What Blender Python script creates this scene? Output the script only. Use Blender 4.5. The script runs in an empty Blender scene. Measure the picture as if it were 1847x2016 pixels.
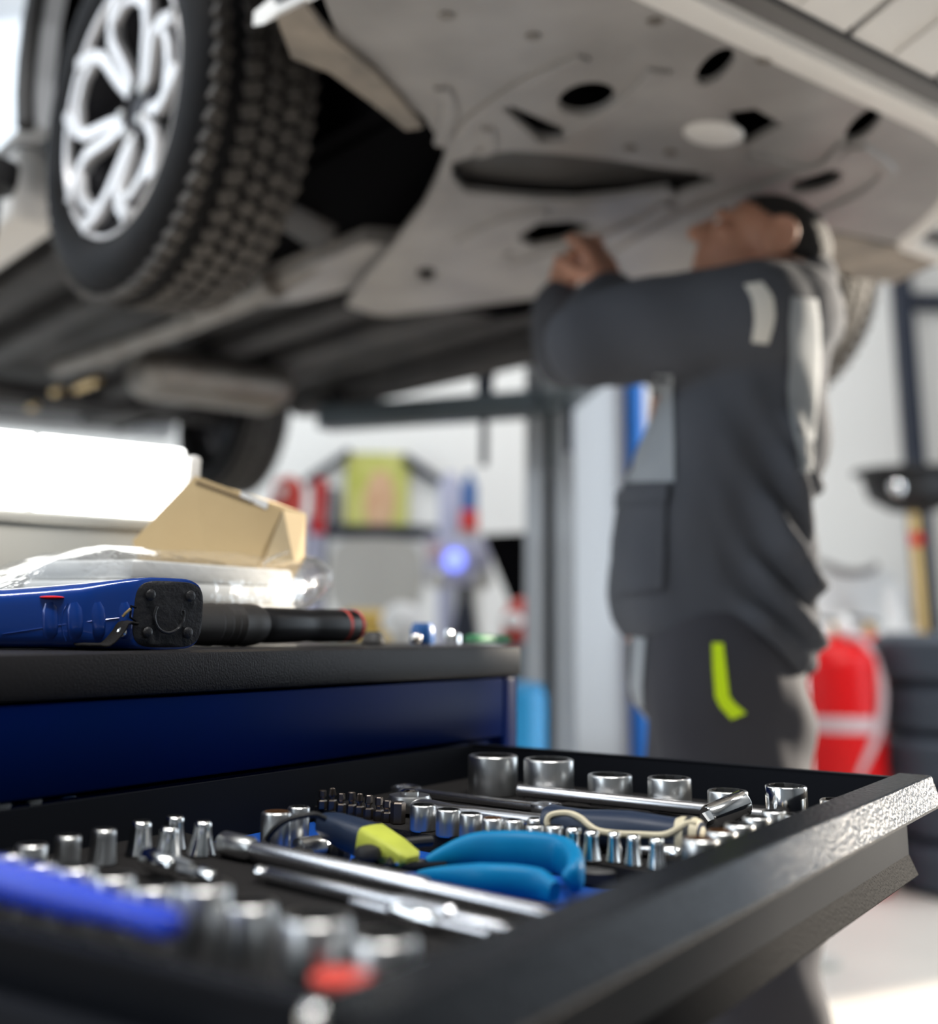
import bpy, bmesh, math, random
import numpy as np
from mathutils import Vector, Matrix, Euler
from mathutils.geometry import delaunay_2d_cdt
from mathutils.bvhtree import BVHTree
from mathutils import noise as mnoise

random.seed(7)
S = bpy.context.scene
COL = S.collection
PI = math.pi
H = 0.98                                   # camera height above the floor

# ------------------------------------------------------------------ camera
FPX, CX, CY = 2337.5, 923.5, 631.0
PITCH, ROLL = 0.248987, 0.01526
fw = Vector((0, math.cos(PITCH), math.sin(PITCH)))
_up = Vector((0, -math.sin(PITCH), math.cos(PITCH)))
_rt = Vector((1, 0, 0))
rt = _rt * math.cos(ROLL) + _up * math.sin(ROLL)
up = -_rt * math.sin(ROLL) + _up * math.cos(ROLL)
cd = bpy.data.cameras.new('camera')
cam = bpy.data.objects.new('camera', cd); COL.objects.link(cam)
cam.matrix_world = Matrix(((rt.x, up.x, -fw.x, 0), (rt.y, up.y, -fw.y, 0), (rt.z, up.z, -fw.z, H), (0, 0, 0, 1)))
cd.sensor_fit = 'HORIZONTAL'; cd.sensor_width = 24.0; cd.lens = FPX * 24.0 / 1847
cd.shift_y = (CY - 1008.0) / 1847
cd.clip_start = 0.02; cd.clip_end = 200
cd.dof.use_dof = True; cd.dof.focus_distance = 0.90; cd.dof.aperture_fstop = 1.85
cd.dof.aperture_blades = 0
S.camera = cam

# ------------------------------------------------------------------ sky, sun, lamps, exposure
wd = bpy.data.worlds.new('sky'); S.world = wd; wd.use_nodes = True
bg = wd.node_tree.nodes['Background']
bg.inputs[0].default_value = (0.80, 0.90, 1.0, 1); bg.inputs[1].default_value = 3.8
SUN = Vector((0.86, 0.46, 0.24)).normalized()
sl = bpy.data.lights.new('sun', 'SUN'); sl.energy = 14.0; sl.angle = 0.03; sl.color = (1.0, 0.89, 0.74)
so = bpy.data.objects.new('sun', sl); COL.objects.link(so)
so.rotation_euler = SUN.to_track_quat('Z', 'Y').to_euler(); so.location = (6, 2, 5)

def area(name, loc, target, sx, sy, power, col=(1, 1, 1)):
    l = bpy.data.lights.new(name, 'AREA'); l.shape = 'RECTANGLE'; l.size = sx; l.size_y = sy
    l.energy = power; l.color = col
    o = bpy.data.objects.new(name, l); COL.objects.link(o); o.location = loc
    o.rotation_euler = (Vector(loc) - Vector(target)).to_track_quat('Z', 'Y').to_euler()
    return o
CEIL = 5.0
for lx, ly, pw in [(-3.0, 5.6, 30), (0.0, 5.9, 30), (1.6, 5.4, 28), (2.0, 2.4, 120), (0.3, -0.3, 190), (-2.8, 1.0, 60)]:
    area('ceiling_fill', (lx, ly, CEIL - 0.12), (lx, ly, 0), 2.4, 0.4, pw, (1.0, 0.98, 0.95))  # unseen area lights, added under the ceiling as fill

S.view_settings.view_transform = 'Standard'; S.view_settings.look = 'None'
S.view_settings.exposure = 0.14; S.view_settings.gamma = 1.0; S.view_settings.use_curve_mapping = False
S.cycles.use_denoising = True
S.cycles.max_bounces = 8; S.cycles.diffuse_bounces = 4; S.cycles.glossy_bounces = 4
S.cycles.transmission_bounces = 6; S.cycles.transparent_max_bounces = 8
S.cycles.caustics_reflective = False; S.cycles.caustics_refractive = False
S.cycles.sample_clamp_indirect = 6.0

# ------------------------------------------------------------------ points: a pixel of the photograph meets a plane of the place
E0 = Vector((0, 0, H))
def ray(px, py): return fw + rt * ((px - CX) / FPX) + up * ((CY - py) / FPX)
def onz(px, py, z):                        # horizontal plane, z measured from the floor
    r = ray(px, py); return E0 + r * ((z - H) / r.z)
def onY(px, py, Y):
    r = ray(px, py); return E0 + r * (Y / r.y)
def ond(px, py, d): return E0 + ray(px, py) * d
def mpp(p): return (p - E0).dot(fw) / FPX  # metres per pixel at p

# ------------------------------------------------------------------ materials
def mat(name, col, rough=0.5, metal=0.0, spec=0.5, bump=None, var=None, coat=0.0, emit=None, trans=0.0, sheen=0.0, ior=1.45, sss=0.0):
    m = bpy.data.materials.new(name); m.use_nodes = True
    nt = m.node_tree; b = nt.nodes['Principled BSDF']
    b.inputs['Base Color'].default_value = (*col, 1)
    b.inputs['Roughness'].default_value = rough; b.inputs['Metallic'].default_value = metal
    b.inputs['Specular IOR Level'].default_value = spec
    b.inputs['Coat Weight'].default_value = coat; b.inputs['Transmission Weight'].default_value = trans
    b.inputs['IOR'].default_value = ior; b.inputs['Sheen Weight'].default_value = sheen
    if sss:
        b.inputs['Subsurface Weight'].default_value = sss; b.inputs['Subsurface Scale'].default_value = 0.01
        b.inputs['Subsurface Radius'].default_value = (1.0, 0.35, 0.2)
    if emit:
        b.inputs['Emission Color'].default_value = (*emit[0], 1); b.inputs['Emission Strength'].default_value = emit[1]
    tc = None
    if bump or var:
        tc = nt.nodes.new('ShaderNodeTexCoord')
    if var:                                # (scale, amount, second colour)
        n = nt.nodes.new('ShaderNodeTexNoise'); n.inputs['Scale'].default_value = var[0]; n.inputs['Detail'].default_value = 5
        nt.links.new(tc.outputs['Object'], n.inputs['Vector'])
        r = nt.nodes.new('ShaderNodeValToRGB'); r.color_ramp.elements[0].position = 0.35; r.color_ramp.elements[1].position = 0.65 + (1 - var[1]) * 0.3
        r.color_ramp.elements[0].color = (*col, 1); r.color_ramp.elements[1].color = (*var[2], 1)
        nt.links.new(n.outputs['Fac'], r.inputs['Fac']); nt.links.new(r.outputs['Color'], b.inputs['Base Color'])
    if bump:                               # (scale, strength, distance, kind)
        if len(bump) > 3 and bump[3] == 'voronoi':
            n = nt.nodes.new('ShaderNodeTexVoronoi'); n.inputs['Scale'].default_value = bump[0]; out = n.outputs['Distance']
        else:
            n = nt.nodes.new('ShaderNodeTexNoise'); n.inputs['Scale'].default_value = bump[0]; n.inputs['Detail'].default_value = 3; out = n.outputs['Fac']
        nt.links.new(tc.outputs['Object'], n.inputs['Vector'])
        bp = nt.nodes.new('ShaderNodeBump'); bp.inputs['Strength'].default_value = bump[1]; bp.inputs['Distance'].default_value = bump[2]
        nt.links.new(out, bp.inputs['Height']); nt.links.new(bp.outputs['Normal'], b.inputs['Normal'])
    return m

M = {}
M['floor'] = mat('concrete', (0.62, 0.585, 0.535), 0.5, var=(1.3, .8, (0.55, 0.52, 0.475)), bump=(60, .1, .001))
M['wall'] = mat('white_paint', (0.80, 0.80, 0.78), 0.6, bump=(40, .1, .001))
M['wall_dark'] = mat('slate_grey_doors', (0.10, 0.11, 0.12), 0.5, bump=(40, .1, .001))
M['ceiling'] = mat('ceiling_paint', (0.30, 0.31, 0.32), 0.8, bump=(20, .2, .002))
M['steel_dark'] = mat('dark_blue_steel', (0.018, 0.024, 0.042), 0.45, bump=(200, .1, .0005))
M['powder'] = mat('black_powder_coat', (0.007, 0.008, 0.010), 0.27, bump=(330, .9, .0011), spec=.08)
M['powder_fine'] = mat('fine_black_powder_coat', (0.022, 0.021, 0.022), 0.36, bump=(620, .8, .0006), spec=.10)
M['powder_matt'] = mat('matt_black_powder_coat', (0.009, 0.009, 0.010), 0.55, bump=(420, .9, .0008), spec=.005)
M['black_sheet'] = mat('black_sheet_metal', (0.008, 0.009, 0.012), 0.55, bump=(700, .15, .0003), spec=.06)
M['navy'] = mat('navy_blue_paint', (0.0008, 0.007, 0.062), 0.30, bump=(300, .10, .0002), spec=.02, var=(9, .6, (0.0008, 0.008, 0.052)))
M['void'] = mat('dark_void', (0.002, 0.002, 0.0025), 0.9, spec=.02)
M['chrome'] = mat('satin_chrome', (0.60, 0.60, 0.59), 0.30, 1.0, bump=(900, .06, .0002))
M['chrome_bright'] = mat('bright_chrome', (0.86, 0.86, 0.85), 0.13, 1.0, bump=(900, .04, .0002))
M['bar'] = mat('brushed_chrome_bar', (0.64, 0.64, 0.66), 0.27, 1.0, bump=(700, .08, .0002))
M['chrome_dark'] = mat('dark_chrome_bore', (0.12, 0.12, 0.12), 0.4, 1.0, bump=(500, .2, .0003))
M['chrome_worn'] = mat('worn_chrome', (0.36, 0.36, 0.37), 0.34, 1.0, bump=(900, .06, .0002))
M['rust'] = mat('rusty_bore', (0.16, 0.075, 0.03), 0.8, .3, bump=(600, .6, .0005))
M['bit_steel'] = mat('dark_bit_steel', (0.16, 0.135, 0.115), 0.38, 1.0, bump=(800, .3, .0003))
M['foam'] = mat('black_foam', (0.020, 0.019, 0.019), 1.0, bump=(900, .7, .0008), spec=.03)
M['blue_foam'] = mat('blue_foam', (0.006, 0.07, 0.36), 0.9, bump=(1100, 1.0, .0012), spec=.2)
M['navy_grip'] = mat('navy_rubber_grip', (0.010, 0.020, 0.045), 0.42, bump=(700, .15, .0003))
M['cream'] = mat('cream_rubber', (0.56, 0.50, 0.36), 0.55, bump=(500, .2, .0003), var=(70, .5, (0.45, 0.40, 0.28)))
M['black_rubber'] = mat('black_rubber', (0.012, 0.012, 0.013), 0.55, bump=(400, .2, .0004))
M['teal'] = mat('teal_grip', (0.000, 0.16, 0.34), 0.42, spec=.25, bump=(350, .12, .0004), var=(30, .6, (0.000, 0.13, 0.30)))
M['yellow'] = mat('yellow_green_plastic', (0.46, 0.50, 0.07), 0.5, spec=.3, bump=(120, .25, .0006), var=(60, .45, (0.36, 0.39, 0.05)))
M['bright_blue'] = mat('bright_blue_plastic', (0.0005, 0.030, 0.42), 0.28, spec=.35, bump=(80, .1, .0005))
M['metal_blue'] = mat('metallic_blue_plastic', (0.005, 0.045, 0.27), 0.20, 0.15, coat=.6, bump=(600, .04, .0002))
M['butt'] = mat('black_butt_rubber', (0.014, 0.014, 0.016), 0.42, bump=(170, .75, .0015))
M['torch'] = mat('black_anodised', (0.010, 0.010, 0.011), 0.35, .2, bump=(400, .12, .0003))
M['torch_grip'] = mat('grey_black_bezel', (0.030, 0.027, 0.025), 0.5, bump=(500, .25, .0004))
M['red'] = mat('red_plastic', (0.60, 0.022, 0.018), 0.35, bump=(60, .05, .0005))
M['ext_red'] = mat('red_enamel', (0.62, 0.008, 0.010), 0.35, spec=.25, bump=(30, .04, .0005))
M['coral'] = mat('coral_red', (0.50, 0.045, 0.03), 0.4, bump=(60, .05, .0005))
M['card'] = mat('kraft_cardboard', (0.56, 0.42, 0.23), 0.85, bump=(120, .3, .0006), var=(8, .6, (0.50, 0.36, 0.19)))
M['card_light'] = mat('inner_cardboard', (0.64, 0.51, 0.32), 0.85, bump=(120, .3, .0006))
M['ink'] = mat('faded_print', (0.16, 0.11, 0.06), 0.8, bump=(200, .2, .0003))
M['white'] = mat('white_plastic', (0.82, 0.82, 0.81), 0.4, bump=(90, .05, .0004))
M['pad'] = mat('white_foam_sheet', (0.93, 0.93, 0.91), 0.7, bump=(45, .3, .001))
M['grey_plastic'] = mat('grey_plastic', (0.50, 0.50, 0.47), 0.5, bump=(90, .05, .0004))
M['led'] = mat('led_diffuser', (0.9, 0.9, 0.9), 0.4, emit=((1.0, 1.0, 0.96), 3.0), bump=(50, .02, .0005))
M['tyre'] = mat('tyre_rubber', (0.007, 0.007, 0.008), 0.7, spec=.15, bump=(120, .25, .0006), var=(20, .5, (0.011, 0.010, 0.010)))
M['tread'] = mat('dusty_tread_rubber', (0.048, 0.043, 0.040), 0.75, bump=(90, .5, .001), var=(28, .7, (0.10, 0.09, 0.08)))
M['tread_lit'] = mat('lit_dusty_tread', (0.105, 0.092, 0.078), 0.8, bump=(90, .5, .001), var=(24, .7, (0.15, 0.13, 0.11)))  # paler copy of the dusty tread, light put into its colour
M['alloy'] = mat('silver_alloy', (0.70, 0.69, 0.70), 0.35, .35, bump=(90, .05, .0005))
M['alloy_dark'] = mat('dark_barrel', (0.03, 0.03, 0.035), 0.5, .4, bump=(90, .1, .0005))
M['disc'] = mat('brake_disc_steel', (0.09, 0.09, 0.10), 0.4, .8, bump=(150, .2, .0005))
M['tray'] = mat('grey_undertray', (0.235, 0.223, 0.218), 0.36, bump=(30, .3, .002), var=(7, .7, (0.32, 0.305, 0.295)))
M['tray_shade'] = mat('undertray_shade', (0.052, 0.050, 0.050), 0.6, bump=(30, .3, .002), var=(6, .7, (0.085, 0.08, 0.078)))
M['bumper'] = mat('grey_bumper_plastic', (0.70, 0.675, 0.645), 0.45, bump=(60, .15, .001))
M['bumper_lip'] = mat('dark_lip_plastic', (0.075, 0.07, 0.07), 0.38, bump=(60, .15, .001))
M['flap'] = mat('dusty_liner_edge', (0.30, 0.255, 0.21), 0.6, bump=(60, .2, .001), var=(12, .7, (0.14, 0.125, 0.11)))
M['body'] = mat('white_car_paint', (0.50, 0.52, 0.55), 0.3, .0, coat=.6, bump=(20, .02, .001))
M['pan'] = mat('underseal', (0.030, 0.029, 0.031), 0.65, bump=(50, .4, .002), var=(5, .7, (0.055, 0.052, 0.052)))
M['pipe'] = mat('exhaust_steel', (0.28, 0.26, 0.24), 0.45, .7, bump=(60, .3, .001), var=(9, .7, (0.20, 0.17, 0.15)))
M['gold'] = mat('brass', (0.75, 0.52, 0.22), 0.3, .9, bump=(100, .1, .0005))
M['lift'] = mat('grey_lift_paint', (0.36, 0.37, 0.385), 0.35, .2, bump=(40, .1, .001), coat=.2)
M['lift_dark'] = mat('slate_lift_paint', (0.075, 0.095, 0.11), 0.4, bump=(40, .1, .001))
M['blue_paint'] = mat('blue_enamel', (0.008, 0.16, 0.60), 0.35, bump=(40, .05, .001))
M['sky_blue'] = mat('light_blue_plastic', (0.03, 0.34, 0.72), 0.4, bump=(40, .05, .001))
M['skin'] = mat('skin', (0.52, 0.27, 0.18), 0.55, bump=(300, .15, .0006), sss=.12, var=(25, .5, (0.46, 0.22, 0.145)))
M['hair'] = mat('short_dark_hair', (0.014, 0.012, 0.011), 0.75, bump=(700, .9, .002))
M['jacket'] = mat('charcoal_work_jacket', (0.066, 0.070, 0.082), 0.9, bump=(800, .3, .0006), spec=.2, var=(6, .5, (0.078, 0.082, 0.094)))
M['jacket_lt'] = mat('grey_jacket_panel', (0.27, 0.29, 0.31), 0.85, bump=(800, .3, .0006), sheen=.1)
M['trousers'] = mat('dark_work_trousers', (0.030, 0.030, 0.038), 0.88, bump=(800, .3, .0006), var=(7, .5, (0.042, 0.041, 0.048)))
M['reflective'] = mat('silver_reflective_tape', (0.62, 0.60, 0.55), 0.5, bump=(500, .2, .0004))
M['hivis'] = mat('hi_vis_yellow', (0.62, 0.86, 0.0), 0.6, bump=(500, .2, .0004))
M['boot'] = mat('black_leather', (0.015, 0.014, 0.013), 0.5, bump=(150, .2, .0006))
M['poster_green'] = mat('poster_print', (0.40, 0.42, 0.07), 0.7, var=(5.5, .9, (0.62, 0.60, 0.22)), bump=(20, .02, .001))
M['poster_tan'] = mat('poster_print_tan', (0.66, 0.45, 0.28), 0.7, var=(7, .8, (0.55, 0.30, 0.17)), bump=(20, .02, .001))
M['lavender'] = mat('lavender_panel', (0.42, 0.43, 0.56), 0.5, bump=(40, .05, .001))
M['lamp_blue'] = mat('blue_lamp', (0.2, 0.25, 0.9), 0.4, emit=((0.22, 0.28, 1.0), 1.5), bump=(40, .02, .001))
M['yellow_box'] = mat('mustard_card', (0.62, 0.42, 0.10), 0.7, bump=(40, .1, .001))
M['green'] = mat('green_plastic', (0.05, 0.24, 0.11), 0.45, bump=(60, .05, .0005))
M['canister'] = mat('mid_blue_plastic', (0.02, 0.10, 0.32), 0.35, bump=(60, .05, .0005))
M['hose'] = mat('pale_pink_grey_hose', (0.55, 0.42, 0.44), 0.4, bump=(200, .3, .001))
M['tank'] = mat('blue_black_tyre_rubber', (0.050, 0.064, 0.085), 0.5, bump=(60, .3, .001))
# thin clear plastic
m = bpy.data.materials.new('clear_plastic_film'); m.use_nodes = True; nt = m.node_tree
nt.nodes.remove(nt.nodes['Principled BSDF']); out = nt.nodes['Material Output']
tr = nt.nodes.new('ShaderNodeBsdfTransparent'); tr.inputs[0].default_value = (0.93, 0.94, 0.95, 1)
gl = nt.nodes.new('ShaderNodeBsdfGlossy'); gl.inputs['Roughness'].default_value = 0.12; gl.inputs[0].default_value = (1, 1, 1, 1)
tl = nt.nodes.new('ShaderNodeBsdfTranslucent'); tl.inputs[0].default_value = (0.9, 0.9, 0.9, 1)
lw = nt.nodes.new('ShaderNodeLayerWeight'); lw.inputs['Blend'].default_value = 0.22
nz = nt.nodes.new('ShaderNodeTexNoise'); nz.inputs['Scale'].default_value = 22; nz.inputs['Detail'].default_value = 4
tcn = nt.nodes.new('ShaderNodeTexCoord'); nt.links.new(tcn.outputs['Object'], nz.inputs['Vector'])
bp = nt.nodes.new('ShaderNodeBump'); bp.inputs['Strength'].default_value = .9; bp.inputs['Distance'].default_value = .006
nt.links.new(nz.outputs['Fac'], bp.inputs['Height']); nt.links.new(bp.outputs['Normal'], gl.inputs['Normal']); nt.links.new(bp.outputs['Normal'], lw.inputs['Normal'])
mx1 = nt.nodes.new('ShaderNodeMixShader'); mx1.inputs[0].default_value = .15
mx2 = nt.nodes.new('ShaderNodeMixShader')
nt.links.new(tr.outputs[0], mx1.inputs[1]); nt.links.new(tl.outputs[0], mx1.inputs[2])
nt.links.new(lw.outputs['Facing'], mx2.inputs[0]); nt.links.new(mx1.outputs[0], mx2.inputs[1]); nt.links.new(gl.outputs[0], mx2.inputs[2])
nt.links.new(mx2.outputs[0], out.inputs['Surface']); M['film'] = m
# glass of the window
M['glass'] = mat('window_glass', (0.95, 0.97, 0.98), 0.03, trans=1.0, ior=1.02, bump=(5, .01, .001))

# ------------------------------------------------------------------ mesh builder
class MB:
    def __init__(s): s.v = []; s.f = []
    def add(s, verts, faces):
        o = len(s.v); s.v += [Vector(p) for p in verts]; s.f += [tuple(i + o for i in f) for f in faces]; return s
    def box(s, c, d, mtx=None, bev=0.0):
        x, y, z = d[0] / 2, d[1] / 2, d[2] / 2; c = Vector(c)
        b = min(bev, x * .9, y * .9, z * .9)
        if b <= 0:
            vs = [Vector((i, j, k)) for k in (-z, z) for j in (-y, y) for i in (-x, x)]
            fs = [(0, 2, 3, 1), (4, 5, 7, 6), (0, 1, 5, 4), (2, 6, 7, 3), (0, 4, 6, 2), (1, 3, 7, 5)]
        else:
            bm = bmesh.new(); bmesh.ops.create_cube(bm, size=1.0)
            for v in bm.verts: v.co = Vector((v.co.x * 2 * x, v.co.y * 2 * y, v.co.z * 2 * z))
            bmesh.ops.bevel(bm, geom=list(bm.edges), offset=b, segments=2, profile=.5, affect='EDGES')
            bm.verts.index_update(); vs = [v.co.copy() for v in bm.verts]; fs = [tuple(v.index for v in f.verts) for f in bm.faces]; bm.free()
        if mtx is not None: vs = [mtx @ p for p in vs]
        return s.add([p + c for p in vs], fs)
    def lathe(s, prof, seg=24, mtx=None, mod=None, cap=True):
        # prof: list of (r, z); revolved round z; mod(i_ring, angle) scales the radius
        vs = []; fs = []
        for i, (r, z) in enumerate(prof):
            for k in range(seg):
                a = 2 * PI * k / seg; rr = r * (mod(i, a) if mod else 1)
                vs.append(Vector((rr * math.cos(a), rr * math.sin(a), z)))
        n = len(prof)
        for i in range(n - 1):
            for k in range(seg):
                k2 = (k + 1) % seg
                fs.append((i * seg + k, i * seg + k2, (i + 1) * seg + k2, (i + 1) * seg + k))
        if cap in (True, 'first'): fs.append(tuple(range(seg))[::-1])
        if cap in (True, 'last'): fs.append(tuple((n - 1) * seg + k for k in range(seg)))
        if mtx is not None: vs = [mtx @ p for p in vs]
        return s.add(vs, fs)
    def rings(s, rs, cap=True, closed=False):
        # rs: list of rings (equal number of points)
        n = len(rs[0]); vs = [p for r in rs for p in r]; fs = []
        m = len(rs)
        for i in range(m if closed else m - 1):
            j = (i + 1) % m
            for k in range(n):
                k2 = (k + 1) % n
                fs.append((i * n + k, i * n + k2, j * n + k2, j * n + k))
        if cap and not closed:
            fs.append(tuple(range(n))[::-1]); fs.append(tuple((m - 1) * n + k for k in range(n)))
        return s.add(vs, fs)
    def tube(s, pts, rad, seg=10, flat=1.0, upv=None, closed=False, power=2.0):
        # swept super-ellipse; rad: number or list; flat: ratio of the second half-axis
        pts = [Vector(p) for p in pts]; n = len(pts); rs = []
        rads = rad if isinstance(rad, list) else [rad] * n
        prev = None
        for i, p in enumerate(pts):
            if closed: t = pts[(i + 1) % n] - pts[i - 1]
            else: t = pts[min(i + 1, n - 1)] - pts[max(i - 1, 0)]
            t.normalize()
            if upv is not None:
                a = t.cross(Vector(upv)); a.normalize()
            elif prev is None:
                a = t.cross(Vector((0, 0, 1)) if abs(t.z) < .9 else Vector((1, 0, 0))); a.normalize()
            else:
                a = prev - t * prev.dot(t); a.normalize()
            prev = a; b = a.cross(t); b.normalize()
            r = rads[i]; r1, r2 = (r if isinstance(r, (list, tuple)) else (r, r * flat))
            ring = []
            for k in range(seg):
                th = 2 * PI * k / seg; c, q = math.cos(th), math.sin(th)
                c = math.copysign(abs(c) ** (2 / power), c); q = math.copysign(abs(q) ** (2 / power), q)
                ring.append(p + a * (c * r1) + b * (q * r2))
            rs.append(ring)
        return s.rings(rs, cap=True, closed=closed)
    def capsule(s, p0, p1, r0, r1, seg=12, nh=4):
        p0, p1 = Vector(p0), Vector(p1); t = (p1 - p0).normalized()
        a = t.cross(Vector((0, 0, 1)) if abs(t.z) < .9 else Vector((1, 0, 0))).normalized(); b = a.cross(t)
        rs = []
        for i in range(nh):
            th = PI / 2 * (1 - (i + .3) / nh)
            rs.append((p0 - t * r0 * math.sin(th), r0 * math.cos(th)))
        rs.append((p0, r0)); rs.append((p1, r1))
        for i in range(nh):
            th = PI / 2 * ((i + .7) / nh)
            rs.append((p1 + t * r1 * math.sin(th), r1 * math.cos(th)))
        return s.rings([[c + (a * math.cos(2 * PI * k / seg) + b * math.sin(2 * PI * k / seg)) * r for k in range(seg)] for c, r in rs])
    def ellipsoid(s, c, d, mtx=None, seg=18, rg=12):
        c = Vector(c); vs = []; R = []
        for i in range(rg):
            th = PI * (i + .35) / (rg - .3)
            R.append([Vector((math.sin(th) * math.cos(2 * PI * k / seg) * d[0], math.sin(th) * math.sin(2 * PI * k / seg) * d[1], math.cos(th) * d[2])) for k in range(seg)])
        R = [[(c + (mtx @ p if mtx is not None else p)) for p in r] for r in R]
        return s.rings(R)
    def plate(s, outer, holes, z0, z1, mtx=None):
        # polygon with holes, extruded from z0 to z1 (local xy plane)
        loops = [outer] + list(holes); vs = []; es = []
        for L in loops:
            o = len(vs); n = len(L); vs += [Vector((p[0], p[1])) for p in L]; es += [(o + i, o + (i + 1) % n) for i in range(n)]
        ov, oe, of, _, _, _ = delaunay_2d_cdt(vs, es, [], 0, 1e-7)
        def inside(p, L):
            c = False; n = len(L)
            for i in range(n):
                x1, y1 = L[i][0], L[i][1]; x2, y2 = L[(i + 1) % n][0], L[(i + 1) % n][1]
                if (y1 > p.y) != (y2 > p.y) and p.x < (x2 - x1) * (p.y - y1) / (y2 - y1) + x1: c = not c
            return c
        keep = []
        for f in of:
            m_ = sum((ov[i] for i in f), Vector((0, 0))) / len(f)
            if inside(m_, outer) and not any(inside(m_, h) for h in holes): keep.append(tuple(f))
        n = len(ov); V = [Vector((p.x, p.y, z0)) for p in ov] + [Vector((p.x, p.y, z1)) for p in ov]
        F = [tuple(reversed(f)) for f in keep] + [tuple(i + n for i in f) for f in keep]
        cnt = {}
        for f in keep:
            for i in range(len(f)):
                e = (f[i], f[(i + 1) % len(f)]); cnt[e] = 1
        for (a, b) in list(cnt):
            if (b, a) not in cnt: F.append((a, b, b + n, a + n))
        if mtx is not None: V = [mtx @ p for p in V]
        return s.add(V, F)
    def mesh(s, name, smooth=True, angle=35, offset=None):
        me = bpy.data.meshes.new(name)
        o = Vector(offset) if offset is not None else None
        me.from_pydata([(p - o if o is not None else p)[:] for p in s.v], [], s.f)
        bm = bmesh.new(); bm.from_mesh(me)
        bmesh.ops.recalc_face_normals(bm, faces=bm.faces)
        if smooth:
            lim = math.radians(angle)
            for f in bm.faces: f.smooth = True
            for e in bm.edges:
                if len(e.link_faces) == 2 and e.calc_face_angle(0) > lim: e.smooth = False
        bm.to_mesh(me); bm.free(); me.update()
        return me

def obj(name, mb, m, parent=None, label=None, loc=None, smooth=True, angle=35, offset=None, kind=None):
    me = mb.mesh(name, smooth, angle, offset) if isinstance(mb, MB) else mb
    if not me.materials: me.materials.append(m)
    o = bpy.data.objects.new(name, me); COL.objects.link(o)
    if parent is not None: o.parent = parent
    if loc is not None: o.location = loc
    if label: o['label'] = label
    if kind: o['kind'] = kind
    return o
def tag(o, label, cat, group=None):
    o['label'] = label; o['category'] = cat
    if group: o['group'] = group
    return o
def thing(name, label, cat, loc=(0, 0, 0), rz=0.0, group=None):
    o = bpy.data.objects.new(name, None); COL.objects.link(o); o.location = loc; o.rotation_euler = (0, 0, rz)
    o.empty_display_size = .05
    return tag(o, label, cat, group)
def struct(name, mb, m, parent=None, label=None):
    o = obj(name, mb, m, parent, smooth=False)
    if parent is None: o['kind'] = 'structure'
    if label: o['label'] = label
    return o
def dup(root, loc=None, rz=None):
    r = root.copy(); COL.objects.link(r)
    if loc is not None: r.location = loc
    if rz is not None: r.rotation_euler = (0, 0, rz)
    for ch in list(root.children):
        c = ch.copy(); COL.objects.link(c); c.parent = r
        for g in list(ch.children):
            d = g.copy(); COL.objects.link(d); d.parent = c
    return r
def frame(origin, x, y=None, z=None):
    # matrix with given x axis and approximate z axis
    x = Vector(x).normalized(); z = Vector(z if z is not None else (0, 0, 1))
    if abs(x.dot(z.normalized())) > .95: z = Vector((1, 0, 0))
    y = z.cross(x).normalized(); z = x.cross(y)
    return Matrix(((x.x, y.x, z.x, origin[0]), (x.y, y.y, z.y, origin[1]), (x.z, y.z, z.z, origin[2]), (0, 0, 0, 1)))
def zframe(origin, z):
    q = Vector(z).normalized().to_track_quat('Z', 'Y'); return Matrix.Translation(Vector(origin)) @ q.to_matrix().to_4x4()
def smoothpath(pts, n=6):
    P = [Vector(p) for p in pts]; out = []
    for i in range(len(P) - 1):
        p0, p1, p2, p3 = P[max(i - 1, 0)], P[i], P[i + 1], P[min(i + 2, len(P) - 1)]
        for k in range(n):
            t = k / n
            out.append(.5 * ((2 * p1) + (p2 - p0) * t + (2 * p0 - 5 * p1 + 4 * p2 - p3) * t * t + (3 * p1 - p0 - 3 * p2 + p3) * t ** 3))
    out.append(P[-1]); return out
ORD = ['first', 'second', 'third', 'fourth', 'fifth', 'sixth', 'seventh', 'eighth', 'ninth', 'tenth', 'eleventh', 'twelfth']

# ================================================================== the room
struct('floor', MB().box((-0.8, 1.6, -0.05), (8.6, 12.0, 0.1)), M['floor'])
struct('wall_back', MB().box((-0.8, 7.55, CEIL / 2), (8.6, 0.1, CEIL)), M['wall'])
def pierced(x, openings):
    # a wall across x with rectangular openings (y0, y1, z0, z1)
    XP = Matrix(((0, 0, 1, 0), (1, 0, 0, 0), (0, 1, 0, 0), (0, 0, 0, 1)))
    return MB().plate([(-4.4, 0), (7.6, 0), (7.6, CEIL), (-4.4, CEIL)], [[(a, c), (b, c), (b, d), (a, d)] for a, b, c, d in openings], x - .05, x + .05, XP)
LWIN = [(-3.9, -.3, 1.55, 4.8), (.0, 3.2, 1.55, 4.8), (3.5, 7.0, 1.55, 4.8)]
struct('wall_left', pierced(-5.05, LWIN), M['wall'])
SUN_GAPS = [(2.40, 2.80, .3, 1.82), (3.08, 4.95, .3, 3.3)]  # unseen openings, shaped so sun reaches only the mechanic and drawer handle
struct('wall_right', pierced(3.45, SUN_GAPS), M['wall_dark'])
for k, (a, b, c, d) in enumerate(LWIN + SUN_GAPS):
    xw = -5.05 if k < 3 else 3.45; w = MB()
    for y in (a + .03, b - .03): w.box((xw, y, (c + d) / 2), (.07, .06 if b - a > 1 else .03, d - c))
    for z in (c + .03, d - .03): w.box((xw, (a + b) / 2, z), (.07, b - a, .06))
    if k < 3: w.box((xw, (a + b) / 2, (c + d) / 2), (.06, .05, d - c))
    struct('window_%d' % (k + 1), w, M['steel_dark'])  # the last two frame the added sun openings
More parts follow.
